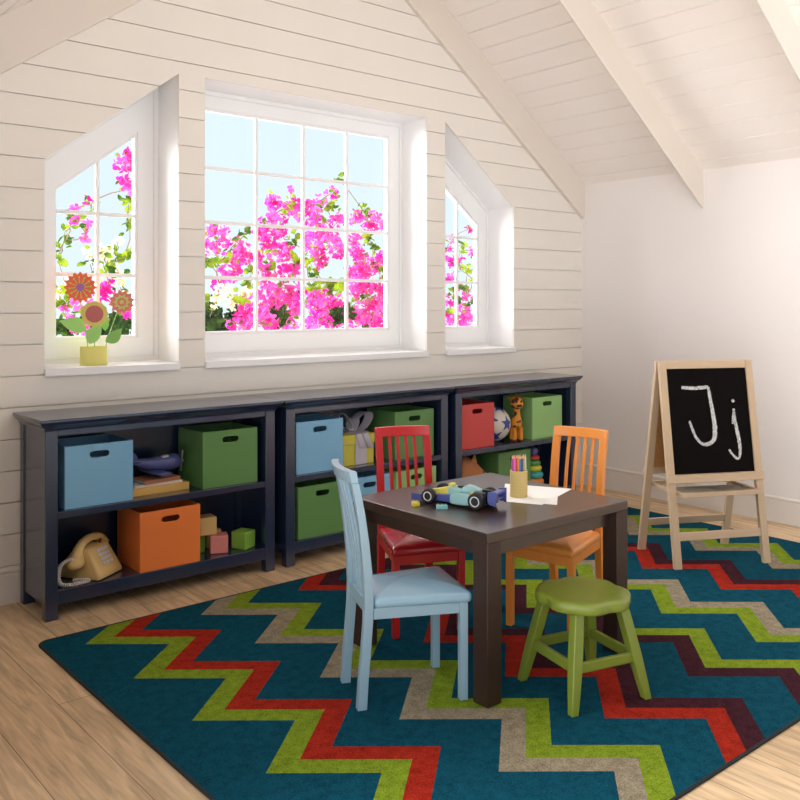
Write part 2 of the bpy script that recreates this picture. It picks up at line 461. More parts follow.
storage_bin(4.217, 4.505, 3.710, S1, LGREEN, 'light green storage bin on the top shelf right of the toy giraffe')
storage_bin(3.945, 4.238, 3.742, S0, GREEN, 'green storage bin on the bottom shelf beside the stacking rings', dep=.22)

# ------------------------------------------------------------------ activity table
RT = .0065                      # top of the rug
def table():
    x0, x1, y0, y1 = 2.028, 2.776, 1.972, 2.682; H = .5640; lw = .066
    t = thing('activity_table', 'low dark brown wooden table holding the race car and pencil cup', 'table', ((x0+x1)/2, (y0+y1)/2, RT))
    X, Y = (x1-x0)/2, (y1-y0)/2
    MB().box(-X, X, -Y, Y, H-.034-RT, H-RT).build('tabletop', M_TABLE, t, bevel=.0025)
    for sx in (-1, 1):
        for sy in (-1, 1):
            xa, xb = sorted((sx*(X-.0008), sx*(X-lw))); ya, yb = sorted((sy*(Y-.0008), sy*(Y-lw)))
            MB().box(xa, xb, ya, yb, 0, H-.0342-RT).build('leg', M_TABLELEG, t, bevel=.0025)
    za, zb = .474-RT, H-.0342-RT
    for s in (-1, 1):
        a, b = sorted((s*(Y-.036), s*(Y-.058))); MB().box(-X+lw+.0002, X-lw-.0002, a, b, za, zb).build('apron', M_TABLE, t, bevel=.001)
        a, b = sorted((s*(X-.036), s*(X-.058))); MB().box(a, b, -Y+lw+.0002, Y-lw-.0002, za, zb).build('apron', M_TABLE, t, bevel=.001)
table()

# ------------------------------------------------------------------ chairs (local: x forward, y left)
def chair(x, y, deg, m, mseat, lab):
    t = thing('chair', lab, 'chair', (x, y, RT), math.radians(deg), "children's slat-back chairs around the table")
    prof = [(0,0,.031),(.006,.10,.031),(.015,.20,.030),(.021,.28,.030),(.0225,.35,.030),(.019,.43,.029),(.009,.53,.028),(-.003,.62,.026),(-.016,.69,.025),(-.0230,.7215,.0245)]
    def px(z):
        for a, b in zip(prof, prof[1:]):
            if z <= b[1]: return a[0]+(b[0]-a[0])*(z-a[1])/(b[1]-a[1])
        return prof[-1][0]+(prof[-1][0]-prof[-2][0])*(z-prof[-1][1])/(prof[-1][1]-prof[-2][1])
    hb, w = .121, .0285
    for s in (-1, 1):
        MB().loft([[(cx-d/2, s*hb-(w if s > 0 else 0), z), (cx+d/2, s*hb-(w if s > 0 else 0), z), (cx+d/2, s*hb+(0 if s > 0 else w), z), (cx-d/2, s*hb+(0 if s > 0 else w), z)] for cx, z, d in prof]).build('leg', m, t, bevel=.0022, angle=50)
        MB().box(.322, .349, min(s*.148, s*.121), max(s*.148, s*.121), 0, .3195).build('leg', m, t, bevel=.0022)
    def bow(y): return -.020*(1-(y/hb)**2)
    # curved top rail
    n = 12; rings = []
    for i in range(n+1):
        yy = -hb+2*hb*i/n; b = bow(yy)
        rings.append([(px(.7217)-.0125+b, yy, .7217), (px(.7217)+.0125+b, yy, .7217), (px(.761)+.0125+b, yy, .761), (px(.761)-.0125+b, yy, .761)])
    MB().loft(rings).build('top_rail', m, t, bevel=.0022, angle=50)
    MB().box(px(.315)-.009, px(.315)+.009, -hb+w+.0003, hb-w-.0003, .300, .345).build('back_rail', m, t, bevel=.002)
    for i in range(4):
        yy = (-.5+(i+1)/5)*(2*hb-2*w)*1.0
        rings = []
        for k in range(10):
            z = .3452+(.7215-.3452)*k/9; c = px(z)+bow(yy)*(k/9)
            rings.append([(c-.005, yy-.0065, z), (c+.005, yy-.0065, z), (c+.005, yy+.0065, z), (c-.005, yy+.0065, z)])
        MB().loft(rings).build('slat', m, t, bevel=.0015, angle=50)
    MB().box(.326, .343, -.1207, .1207, .279, .3195).build('apron', m, t, bevel=.0015)
    for s in (-1, 1):
        a = [(.0375, s*.118), (.3217, s*.1425), (.3217, s*.1255), (.0375, s*.100)]
        MB().prism(a, .284, .3195, 'xy').build('apron', m, t, bevel=.0015)
    # domed seat pad
    def outline(ins, n=40):
        c = [(.040+ins, -.1225+ins), (.362-ins, -.155+ins), (.362-ins, .155-ins), (.040+ins, .1225-ins)]
        r = max(.016-ins*.3, .004); out = []
        for i in range(4):
            p, q, s = Vector(c[i-1]), Vector(c[i]), Vector(c[(i+1) % 4])
            u = (p-q).normalized(); v = (s-q).normalized()
            a, b = q+u*r, q+v*r
            for k in range(6):
                f = k/5; out.append(tuple((a*(1-f)+q*f)*(1-f)+(q*(1-f)+b*f)*f))
        return out
    L = [(.004,.3198),(.001,.323),(0,.330),(0,.341),(.002,.347),(.006,.3515),(.014,.3555),(.03,.3615),(.05,.367),(.075,.371),(.10,.3735),(.12,.3745)]
    MB().loft([[(p[0], p[1], z) for p in outline(i)] for i, z in L]).build('seat', mseat, t, angle=60)
    return t
M_BLUES = mat('pale_blue_vinyl', (148,184,206), .27, .02, 6, coat=.8)
M_REDS = mat('red_vinyl', (186,28,34), .27, .03, 6, coat=.8)
M_ORS = wood('honey_orange_seat', (236,146,58), .3, .07, 0, .4, 5)
chair(1.763, 2.330, -22.8, M_BLUE, M_BLUES, 'pale blue slat-back chair in front of the table, its side to the viewer')
chair(2.449, 2.876, -113.8, M_RED, M_REDS, 'red slat-back chair pulled up behind the table by the bookcase')
chair(2.987, 2.375, 192.98, M_ORANGE, M_ORS, 'honey orange slat-back chair on the right side of the table')

# ------------------------------------------------------------------ stool
def stool():
    cx, cy = 2.380, 1.871
    t = thing('stool', 'olive green four-legged stool with a scalloped seat', 'stool', (cx, cy, RT), math.radians(-15))
    def out(ins):
        P = []
        for i in range(144):
            a = 2*PI*i/144
            d = ((a-PI/4) % (PI/2))-PI/4             # 0 half-way between two legs
            r = .160-.017*math.exp(-(d/.24)**2)-.007*abs(abs(d)/(PI/4))**3
            P.append(((r-ins)*math.cos(a), (r-ins)*math.sin(a)))
        return P
    prof = [(.008,.2955),(.002,.2975),(0,.302),(0,.322),(.003,.3275),(.009,.331),(.02,.3325),(.06,.3315),(.11,.3295)]
    MB().loft([[(p[0], p[1], z) for p in out(i)] for i, z in prof]).build('seat', M_STOOL, t, angle=50)
    f = .1455; g = .090
    for sx in (-1, 1):
        for sy in (-1, 1):
            rings = []
            for z, w in ((0,.026),(.06,.031),(.14,.036),(.22,.036),(.2965,.034)):
                k = f+(g-f)*z/.29; rings.append(rect_ring(w, w, z, (sx*k, sy*k)))
            MB().loft(rings).build('leg', M_STOOL, t, bevel=.003, angle=50)
    z = .135; k = f+(g-f)*z/.29
    for s in (-1, 1):
        MB().box(-k+.014, k-.014, s*k-.009, s*k+.009, z-.019, z+.013).build('stretcher', M_STOOL, t, bevel=.003)
        MB().box(s*k-.009, s*k+.009, -k+.014, k-.014, z-.019, z+.013).build('stretcher', M_STOOL, t, bevel=.003)
stool()

# ------------------------------------------------------------------ easel (local: -y is the chalkboard side)
def easel():
    t = thing('easel', 'beech wood folding easel with a chalkboard by the white wall', 'easel', (4.100, 2.461, RT), math.radians(-27.2))
    ZT = 1.000
    def fy(z, side): return (-.180+.158*z/ZT) if side == 1 else (.180-.178*z/ZT)          # side 1 = front
    for side, nm in ((1, 'front'), (-1, 'rear')):
        for sx in (-1, 1):
            rings = []
            for z in (0, .2, .405, .45, ZT):
                y = fy(z, side); xo = sx*(.264-.002*z); xi = sx*(.224-.000*z)
                rings.append([(xo, y-.011, z), (xi, y-.011, z), (xi, y+.011, z), (xo, y+.011, z)])
            MB().loft(rings).build('leg', M_BEECH, t, bevel=.002)
        def bar(name, z0, z1, x0, x1, th, off=0):
            a, b = fy(z0, side)+off*side, fy(z1, side)+off*side
            MB().loft([[(x0, a-th/2, z0), (x1, a-th/2, z0), (x1, a+th/2, z0), (x0, a+th/2, z0)], [(x0, b-th/2, z1), (x1, b-th/2, z1), (x1, b+th/2, z1), (x0, b+th/2, z1)]]).build(name, M_BEECHX, t, bevel=.002)
        bar('top_rail', .962, ZT, -.2236, .2236, .020)
        bar('ledge', .406, .445, -.264, .262, .022, -.012 if side == 1 else -.012)
        bar('lower_rail', .131, .168, -.2236, .2236, .016)
    # panels
    def panel(side, m, name, th):
        a, b = fy(.4455, side), fy(.9615, side)
        return MB().loft([[(-.2236, a-th/2, .4455), (.2236, a-th/2, .4455), (.2236, a+th/2, .4455), (-.2236, a+th/2, .4455)], [(-.2236, b-th/2, .9615), (.2236, b-th/2, .9615), (.2236, b+th/2, .9615), (-.2236, b+th/2, .9615)]]).build(name, m, t, smooth=False)
    board = panel(1, mat('blackboard_slate', (18,14,14), .9, .15, 30, spec=.08), 'chalkboard', .008)
    tag(board, 'black chalkboard panel')
    panel(-1, mat('cork_brown_board', (190,132,76), .8, .25, 60), 'rear_board', .008)
    # chalk letters: ribbons lying on the board, edges roughened
    cm = bpy.data.materials.new('chalk'); cm.use_nodes = True; nt = cm.node_tree; N = nt.nodes; L = nt.links
    nz = N.new('ShaderNodeTexNoise'); nz.inputs['Scale'].default_value = 330; nz.inputs['Detail'].default_value = 3
    tc = N.new('ShaderNodeTexCoord'); L.new(tc.outputs['Object'], nz.inputs['Vector'])
    cr = N.new('ShaderNodeValToRGB'); cr.color_ramp.elements[0].position = .40; cr.color_ramp.elements[1].position = .58
    cr.color_ramp.elements[0].color = lin((120,116,114))+(1,); cr.color_ramp.elements[1].color = lin((250,250,248))+(1,)
    L.new(nz.outputs['Fac'], cr.inputs[0]); L.new(cr.outputs[0], N['Principled BSDF'].inputs['Base Color']); N['Principled BSDF'].inputs['Roughness'].default_value = .95
    r2 = random.Random(3)
    def stroke(pts, w, name):
        P = []
        for a, b in zip(pts, pts[1:]):
            n = max(2, int(math.hypot(b[0]-a[0], b[1]-a[1])/.004))
            for i in range(n): P.append((a[0]+(b[0]-a[0])*i/n, a[1]+(b[1]-a[1])*i/n))
        P.append(pts[-1]); m = MB(); v = []
        for i, p in enumerate(P):
            q0, q1 = P[max(i-1, 0)], P[min(i+1, len(P)-1)]; d = Vector((q1[0]-q0[0], q1[1]-q0[1])).normalized()
            f = i/(len(P)-1); ww = w(f) if callable(w) else w
            for s in (-1, 1):
                j = ww*(.5+r2.uniform(-.13, .16)); x, z = p[0]-d.y*j*s, p[1]+d.x*j*s
                for off in (-.0043, -.0054): v.append((x, fy(z, 1)+off, z))
        rings = [[v[4*i], v[4*i+1], v[4*i+3], v[4*i+2]] for i in range(len(P))]
        m.loft(rings); return m
    def arc(pts, sub=10):               # Catmull-Rom through points
        out = []
        for i in range(len(pts)-1):
            p0, p1, p2, p3 = pts[max(i-1,0)], pts[i], pts[i+1], pts[min(i+2, len(pts)-1)]
            for k in range(sub):
                s = k/sub
                out.append(tuple(.5*((2*b)+(-a+c)*s+(2*a-5*b+4*c-d)*s*s+(-a+3*b-3*c+d)*s**3) for a, b, c, d in zip(p0, p1, p2, p3)))
        return out+[pts[-1]]
    J = stroke([(-.146,.868),(-.07,.863),(.003,.868)], .015, 'J')
    J2 = stroke(arc([(.003,.868),(.010,.80),(.019,.72),(.021,.655),(.008,.606),(-.022,.588),(-.055,.588),(-.085,.616),(-.104,.66),(-.117,.703)]), lambda f: .013+.009*math.sin(PI*min(f*1.5, 1)), 'J')
    o = len(J.v); J.v += J2.v; J.f += [[i+o for i in f] for f in J2.f]; J.mi += J2.mi
    tag(J.build('chalk_letter', cm, board, smooth=False), 'white chalk capital letter J')
    jj = stroke(arc([(.136,.757),(.138,.70),(.146,.64),(.153,.57),(.147,.522),(.132,.510),(.108,.53),(.091,.556)]), lambda f: .011+.007*math.sin(PI*min(f*1.6,1)), 'j')
    for extra in (stroke([(.124,.682),(.136,.745)], .012, 'j'), stroke([(.133,.802),(.142,.790)], .014, 'j')):
        o = len(jj.v); jj.v += extra.v; jj.f += [[i+o for i in f] for f in extra.f]; jj.mi += extra.mi
    tag(jj.build('chalk_letter', cm, board, smooth=False), 'white chalk small letter j')
    # tray between the legs, reaching out in front
    MB().box(-.2215, .2215, -.185, -.167, .345, .366).build('tray_bar', M_BEECHX, t, bevel=.002)
    MB().box(-.2215, .2215, .128, .146, .345, .366).build('tray_bar', M_BEECHX, t, bevel=.002)
    for s in (-1, 1):
        a, b = sorted((s*.2213, s*.204)); MB().box(a, b, -.1668, .1278, .347, .364).build('tray_side', wood('beech_side%d' % s, (206,178,146), .5, .1, 1), t, bevel=.0015)
    tag(MB().box(-.2038, .2038, -.1668, .015, .349, .354).build('tray_bottom', mat('grey_tray_board', (150,142,124), .6, .08, 20), t, smooth=False), 'grey tray bottom')
easel()
# ------------------------------------------------------------------ telephone
def telephone():
    OX, OY = 1.456, 3.822
    t = thing('telephone', 'cream push-button telephone with a coiled cord on the bottom shelf', 'telephone', (OX, OY, S0+.0003), math.radians(34)); t.scale = (1, 1, .83)
    cm = mat('cream_plastic', (226,190,124), .35, .03, 8, coat=.2)
    w = .088                                       # local: x along the front edge, -y is the keypad side
    side = [(-.103,0),(.094,0),(.097,.020),(.074,.088),(.036,.146),(-.006,.156),(-.040,.151),(-.098,.036),(-.106,.020)]
    m = MB(); rings = []
    for x, k in ((-w,.90),(-w+.006,.975),(-w+.016,1),(w-.016,1),(w-.006,.975),(w,.90)):
        rings.append([(x*(1-.16*z/.156), y*(.3+.7*k), .003+z*(.35+.65*k)) for y, z in side])
    m.loft(rings).build('base', cm, t, bevel=.005, segs=3, angle=50)
    tag(MB().box(-.05, .05, -.09, .08, 0, .004).build('foot_pad', mat('dark_rubber', (40,36,34), .8), t), 'dark rubber foot pad')
    # handset lying across the top
    path = [(-.098,.0,.104),(-.097,.0,.128),(-.083,.0,.158),(-.054,.0,.182),(-.015,.0,.192),(.030,.0,.190),(.060,.0,.178),(.078,.0,.156)]
    hs = MB().tube(path, [.030,.027,.021,.0195,.019,.0195,.021,.026], 16).build('handset', cm, t, angle=60)
    MB().lathe([(.022,0),(.036,.003),(.040,.014),(.038,.030),(.030,.044),(.020,.052)], 22, M=move(-.104,.0,.072) @ rot(-14, 'Y')).build('earpiece', cm, hs, angle=60)
    MB().lathe([(.020,0),(.028,.004),(.031,.014),(.028,.026),(.020,.034)], 20, M=move(.080,.0,.130) @ rot(14, 'Y')).build('mouthpiece', cm, hs, angle=60)
    tag(MB().tube([(.030,-.022,.148),(.030,-.026,.166),(.043,-.022,.172)], .0055, 8).build('cradle_hook', mat('dark_brown_plastic', (90,60,40), .4), t), 'dark cradle hook')
    a = math.atan2(.151-.036, .098-.040); km = mat('button_grey', (222,216,214), .4)
    F = move(0,-.069,.0965) @ Matrix.Rotation(a, 4, 'X')
    for i in range(3):
        for j in range(4):
            x = .004+(i-1)*.0255; y = .006+(j-1.5)*.0235
            b = MB().box(x-.0105, x+.0105, y-.0085, y+.0085, .0002, .0065, F).build('button', km, t, bevel=.0015)
            b['label'] = 'grey push button'
    # coiled cord: out of the earpiece, down beside the post and curled on the shelf
    ca, sa = math.cos(math.radians(34)), math.sin(math.radians(34))
    def W(X, Y, z): return ((X-OX)*ca+(Y-OY)*sa, -(X-OX)*sa+(Y-OY)*ca, z)
    way = [(-.128,.0,.112),(-.146,.0,.122),W(1.300,3.742,.10),W(1.288,3.734,.055),W(1.288,3.726,.024),W(1.296,3.709,.0122),W(1.322,3.693,.0122),W(1.358,3.692,.0122),W(1.392,3.696,.0122),W(1.402,3.711,.0122),W(1.382,3.726,.0122),W(1.352,3.744,.0122)]
    pts = []
    for i in range(len(way)-1):
        p0, p1, p2, p3 = [Vector(way[max(0, min(len(way)-1, i+q))]) for q in (-1, 0, 1, 2)]
        for k in range(70):
            s = k/70; pts.append(.5*((2*p1)+(-p0+p2)*s+(2*p0-5*p1+4*p2-p3)*s*s+(-p0+3*p1-3*p2+p3)*s**3))
    helix = []; L = 0
    for i in range(1, len(pts)):
        tn = (pts[i]-pts[i-1]); L += tn.length; tn.normalize()
        a1 = tn.cross(Vector((.3,.2,1))).normalized(); a2 = a1.cross(tn)
        ph = L/.0078*2*PI
        helix.append(pts[i]+(a1*math.cos(ph)+a2*math.sin(ph))*.0075)
    tag(MB().tube(helix, .0025, 5).build('cord', mat('ivory_cord', (236,226,218), .45), t, angle=80), 'ivory coiled cord')
telephone()

# ------------------------------------------------------------------ books under the airplane
def book(x0, x1, y0, y1, z0, z1, rgb, lab, rz=0):
    t = thing('book', lab, 'book', ((x0+x1)/2, (y0+y1)/2, z0+.0003), math.radians(rz), 'books stacked under the toy airplane')
    w, d, h = (x1-x0)/2, (y1-y0)/2, z1-z0-.0006
    cv = mat('book_cover', rgb, .6, .06, 20)
    c = .0018
    m = MB().box(-w, w, -d, d, 0, c).box(-w, w, -d, d, h-c, h).box(-w, w, -d, -d+c, c, h-c)
    m.build('cover', cv, t, smooth=False)
    tag(MB().box(-w+.003, w-.003, -d+c+.0002, d-.003, c+.0002, h-c-.0002).build('pages', mat('book_pages', (226,216,198), .9, .08, 90), t, smooth=False), 'pale page block')
book(1.622, 1.893, 3.757, 3.905, S1, S1+.034, (224,178,96), 'thick yellow book at the bottom of the stack')
book(1.630, 1.862, 3.765, 3.900, S1+.034, S1+.046, (226,216,202), 'thin white book in the middle of the stack', 1)
book(1.668, 1.850, 3.762, 3.895, S1+.046, S1+.063, (176,112,78), 'brown book on top of the stack under the airplane', 5)

# ------------------------------------------------------------------ toy airplane (nose to the right)
def airplane():
    t = thing('toy_airplane', 'blue toy airplane with a silver propeller standing on the books', 'toy airplane', (1.80, 3.838, S1+.0633), math.radians(4))
    bm = mat('blue_toy_enamel', (84,90,146), .35, .04, 8, coat=.3); sv = mat('silver_enamel', (214,208,200), .3, .03, 8, metal=.4)
    X = [(-.165,.078,.006),(-.15,.078,.013),(-.11,.069,.020),(-.06,.059,.027),(-.01,.056,.033),(.03,.057,.037),(.06,.058,.036),(.078,.058,.030),(.088,.057,.019),(.092,.055,.008)]
    MB().loft([[(x, r*math.cos(2*PI*k/18), z+r*math.sin(2*PI*k/18)*1.02) for k in range(18)] for x, z, r in X]).build('fuselage', bm, t, angle=60)
    wing = MB(); rings = []
    for y, xs, xe, zz in [(y, a-.048, b-.048, z) for y, a, b, z in ((-.105,-.012,.030,.024),(-.10,-.024,.040,.024),(-.06,-.030,.044,.022),(0,-.032,.046,.022),(.06,-.030,.044,.022),(.10,-.024,.040,.024),(.105,-.012,.030,.024))]:
        n = 14; c, h = (xs+xe)/2, (xe-xs)/2
        rings.append([(c+h*math.cos(2*PI*k/n), y, zz+.007*math.sin(2*PI*k/n)) for k in range(n)])
    wing.loft(rings).build('wing', bm, t, angle=60)
    rings = []
    for y, h in ((-.055,.010),(-.045,.018),(0,.024),(.045,.018),(.055,.010)):
        rings.append([(-.140+h*math.cos(2*PI*k/12), y, .076+.004*math.sin(2*PI*k/12)) for k in range(12)])
    MB().loft(rings).build('tailplane', bm, t, angle=60)
    MB().prism([(-.162,.078),(-.118,.074),(-.135,.112),(-.150,.122),(-.163,.118)], -.005, .005, 'xz').build('tail_fin', bm, t, bevel=.003)
    tag(MB().ball((.008,-.008,.086), (.022,.016,.010), 16, 10).build('windshield', sv, t, angle=80), 'silver windshield')
    pr = tag(MB().lathe([(.010,0),(.009,.008),(.005,.014),(.001,.016)], 14, M=move(.0925,0,.055) @ rot(90, 'Y')).build('propeller_hub', sv, t, angle=60), 'silver propeller hub')
    for a in (0, 180):
        M = move(.098,0,.055) @ rot(a+8, 'X')
        MB().add([(-.0015,-.005,.006),(.0015,-.005,.006),(.0015,.005,.006),(-.0015,.005,.006),(-.0015,-.006,.05),(.0015,-.006,.05),(.0015,.004,.05),(-.0015,.004,.05)], [(3,2,1,0),(4,5,6,7),(0,1,5,4),(1,2,6,5),(2,3,7,6),(3,0,4,7)], M).build('propeller_blade', sv, pr, bevel=.0008)
    for y in (-.03, .03):
        MB().lathe([(.006,-.006),(.0125,-.005),(.0132,0),(.0125,.005),(.006,.006)], 16, M=move(-.022, y, .0134) @ rot(90, 'X')).build('wheel', sv, t, angle=60)
airplane()

# ------------------------------------------------------------------ wooden blocks
def block(cx, cy, z, s, rz, rgb, lab):
    o = MB().box(-s/2, s/2, -s/2, s/2, 0, s).build('toy_block', mat('block_paint', rgb, .45, .05, 10, coat=.1), None, (cx, cy, z+.0003), math.radians(rz), bevel=.005, segs=3)
    tag(o, lab, 'toy block', 'wooden blocks beside the orange bin')
block(2.052, 3.770, S0, .083, -25, (226,138,132), 'pink wooden block at the front of the pile')
block(1.958, 3.842, S0, .083, -4, (112,166,60), 'green wooden block half hidden by the orange bin')
block(2.066, 3.888, S0, .083, 6, (214,178,112), 'tan wooden block behind the pink block')
block(2.005, 3.815, S0+.0834, .085, -8, (222,186,120), 'tan wooden block stacked on top of the others')
block(2.178, 3.757, S0, .083, 23.6, (134,182,68), 'green wooden block standing alone at the right')

# ------------------------------------------------------------------ gift box
def gift():
    t = thing('gift_box', 'yellow gift box tied with a silver ribbon bow', 'gift box', (2.868, 3.838, S1+.0003))
    ym = mat('yellow_card', (204,192,72), .55, .04, 8); sm = mat('silver_ribbon', (190,184,194), .35, .05, 30, coat=.2)
    w, d = .106, .10; H = .16
    MB().box(-w+.004, w-.004, -d+.004, d-.004, 0, H-.02).build('box', ym, t, bevel=.001)
    MB().box(-w, w, -d, d, H-.050, H).build('lid', ym, t, bevel=.0015)
    rb = MB(); x = .012; q = .037
    rb.box(x-q, x+q, -d-.0022, -d-.0004, .001, H+.0018).box(x-q, x+q, d+.0004, d+.0022, .001, H+.0018).box(x-q, x+q, -d-.0022, d+.0022, H+.0004, H+.002)
    rb.box(-w-.0022, -w-.0004, -q, q, .001, H+.003).box(w+.0004, w+.0022, -q, q, .001, H+.003).box(-w-.0022, w+.0022, -q, q, H+.0021, H+.003)
    rb.build('ribbon', sm, t, smooth=False)
    def strip(path, wd, tw=(0, 0)):
        """a ribbon strip: path points with a width direction"""
        m = MB(); rings = []
        n = len(path)
        for i, p in enumerate(path):
            a, b = Vector(path[max(i-1, 0)]), Vector(path[min(i+1, n-1)]); tg = (b-a).normalized()
            yv = Vector((math.sin(math.radians(tw[0])), -math.cos(math.radians(tw[0])), tw[1])).normalized()
            s = tg.cross(yv).normalized(); w2 = (wd(i/(n-1)) if callable(wd) else wd)/2
            p = Vector(p); e = s*.0009
            rings.append([tuple(p-yv*w2-e), tuple(p+yv*w2-e), tuple(p+yv*w2+e), tuple(p-yv*w2+e)])
        m.loft(rings); return m
    def loop(cx, cz, ra, rb, deg, W, yaw):
        # an oval loop that starts and ends at the knot, its axis leaning deg from the vertical
        P = []; ca, sa = math.cos(math.radians(deg)), math.sin(math.radians(deg))
        for i in range(29):
            a = -PI/2+2*PI*i/28
            u, v = rb*math.cos(a), ra*(1+math.sin(a))
            P.append((x+cx+u*ca+v*sa, -.01, H+cz-u*sa*.9+v*ca))
        P = [(q[0], q[1], max(q[2], H+.004)) for q in P]
        strip(P, lambda f: .02+(W-.02)*math.sin(PI*f)**.6, (yaw, 0)).build('bow_loop', sm, t, angle=60)
    loop(.010, .008, .070, .040, 50, .062, 14)
    loop(-.008, .006, .066, .032, -38, .090, -16)
    loop(0, .008, .036, .018, 18, .055, 20)
    loop(-.010, .004, .050, .016, -72, .050, -10)
    MB().ball((x, -.01, H+.017), (.016,.02,.014), 14, 8).build('bow_knot', sm, t, angle=80)
    for x1, xe in ((-.018,.010),(.028,.062)):
        P = [(x+x1*.5, -.06, H+.0065), (x+x1*.8, -.092, H+.0065), (x+x1, -.1055, H+.002), (x+x1+(xe-x1)*.3, -.1075, H-.025), (x+xe, -.1085, H-.075)]
        m = MB(); h = .017
        m.loft([[(p[0]-h, p[1], p[2]), (p[0]+h, p[1], p[2]), (p[0]+h, p[1]-.0012, p[2]+.0012), (p[0]-h, p[1]-.0012, p[2]+.0012)] for p in P])
        m.build('ribbon_tail', sm, t, angle=60)
gift()

# ------------------------------------------------------------------ ball with blue stars
def starball():
    c, R = (3.992, 3.832, S1+.1083), .108
    me_m = [mat('ball_white', (226,218,206), .45, .03, 12), mat('ball_blue', (54,78,160), .4, .03, 12)]
    g = (1+5**.5)/2
    ico = [Vector(v).normalized() for v in [(0,1,g),(0,-1,g),(0,1,-g),(0,-1,-g),(1,g,0),(-1,g,0),(1,-g,0),(-1,-g,0),(g,0,1),(g,0,-1),(-g,0,1),(-g,0,-1)]]
    # turn the pattern so one star faces up-right towards the room
    aim = Vector((.12,-.97,.10)).normalized(); q = ico[1].rotation_difference(aim)
    ico = [q @ v for v in ico]
    def instar(p):
        v = max(ico, key=lambda w: w.dot(p)); d = math.acos(max(-1, min(1, v.dot(p))))
        if d > .52: return False
        near = [w for w in ico if .3 < w.dot(v) < .6]
        e = (near[0]-v*near[0].dot(v)).normalized(); f = v.cross(e)
        pl = (p-v*p.dot(v)); a = math.atan2(pl.dot(f), pl.dot(e)) % (2*PI/5)
        a = abs(a-PI/5)                       # 0 midway between points, pi/5 on a point
        ro, ri = .52, .21
        # edge from inner corner (angle 0) to outer tip (angle pi/5)
        x0, y0, x1, y1 = ri, 0, ro*math.cos(PI/5), ro*math.sin(PI/5)
        px, py = d*math.cos(a), d*math.sin(a)
        return (x1-x0)*(py-y0)-(y1-y0)*(px-x0) > 0
    n, m = 120, 70; mb = MB()
    mb.ball((0,0,0), R, n, m)
    for i, f in enumerate(mb.f):
        p = sum((Vector(mb.v[k]) for k in f), Vector())/len(f)
        if p.length > 1e-6 and instar(p.normalized()): mb.mi[i] = 1
    o = mb.build('play_ball', me_m, None, c, angle=80)
    tag(o, 'white ball with blue stars on the top shelf of the right bookcase', 'ball')
starball()

# ------------------------------------------------------------------ toy giraffe
def giraffe():
    t = thing('toy_giraffe', 'orange toy giraffe with dark brown spots standing beside the ball', 'toy giraffe', (4.106, 3.742, S1+.0003), math.radians(-20))
    om = mat('giraffe_orange', (232,148,38), .5, .05, 14); dm = mat('giraffe_brown', (74,40,34), .55, .05, 14)
    def spot_mat():
        m = bpy.data.materials.new('giraffe_hide'); m.use_nodes = True; nt = m.node_tree; N = nt.nodes; L = nt.links
        tc = N.new('ShaderNodeTexCoord'); vo = N.new('ShaderNodeTexVoronoi'); vo.feature = 'F1'; vo.inputs['Scale'].default_value = 30
        L.new(tc.outputs['Object'], vo.inputs['Vector'])
        cr = N.new('ShaderNodeValToRGB'); cr.color_ramp.interpolation = 'CONSTANT'
        cr.color_ramp.elements[0].color = lin((80,42,34))+(1,); cr.color_ramp.elements[1].color = lin((232,148,38))+(1,); cr.color_ramp.elements[1].position = .46
        L.new(vo.outputs['Distance'], cr.inputs[0]); L.new(cr.outputs[0], N['Principled BSDF'].inputs['Base Color']); N['Principled BSDF'].inputs['Roughness'].default_value = .5
        return m
    hide = spot_mat()
    ell = lambda z, rx, ry, cx=0, cy=0: [(cx+rx*math.cos(2*PI*k/16), cy+ry*math.sin(2*PI*k/16), z) for k in range(16)]
    MB().loft([ell(.075,.020,.022), ell(.082,.031,.034), ell(.11,.035,.038), ell(.135,.033,.036), ell(.150,.024,.026,0,-.004), ell(.175,.020,.021,0,-.006), ell(.205,.0195,.020,-.002,-.008), ell(.222,.017,.018,-.004,-.01)]).build('body', hide, t, angle=70)
    for x in (-.022, .022):
        for y in (-.018, .022):
            l = MB().lathe([(.0125,0),(.0135,.006),(.0125,.03),(.0115,.06),(.012,.088)], 12, (x, y, 0)).build('leg', om, t, angle=60)
            tag(MB().lathe([(.0139,.0004),(.0145,.005),(.0138,.011)], 12, (x, y, 0)).build('hoof', dm, l, angle=60), 'dark brown hoof')
    h = MB().loft([ell(.205,.022,.024,-.004,-.014), ell(.214,.035,.034,-.006,-.020), ell(.232,.040,.038,-.008,-.020), ell(.252,.038,.032,-.008,-.014), ell(.268,.032,.026,-.006,-.008), ell(.276,.018,.016,-.006,-.006)]).build('head', hide, t, angle=70)
    for sx in (-1, 1):
        MB().tube([(-.006+sx*.012,-.006,.272),(-.006+sx*.015,-.006,.287)], .0035, 8).build('horn', om, h)
        tag(MB().ball((-.006+sx*.0155,-.006,.290), .0058, 10, 8).build('horn_tip', dm, h, angle=80), 'dark brown horn tip')
        MB().loft([[(-.006+sx*(.028+.03*f), -.004-.012*math.cos(2*PI*k/8)*(1-f*.8), .264+.004*f+.006*math.sin(2*PI*k/8)*(1-f*.8)) for k in range(8)] for f in (0, .3, .7, 1)]).build('ear', om, h, angle=70)
        tag(MB().ball((-.008+sx*.016,-.048,.250), (.006,.005,.008), 10, 8).build('eye', dm, h, angle=80), 'dark eye')
    tag(MB().ball((-.008,-.054,.226), (.020,.008,.009), 14, 8).build('muzzle', dm, h, angle=80), 'dark brown muzzle')
    tail = MB().tube([(.018,.034,.125),(.034,.046,.105),(.042,.052,.075),(.046,.056,.045)], .0045, 8).build('tail', om, t, angle=60)
    tag(MB().ball((.046,.057,.038), (.008,.008,.016), 10, 8).build('tail_tuft', dm, tail, angle=80), 'dark tail tuft')
giraffe()

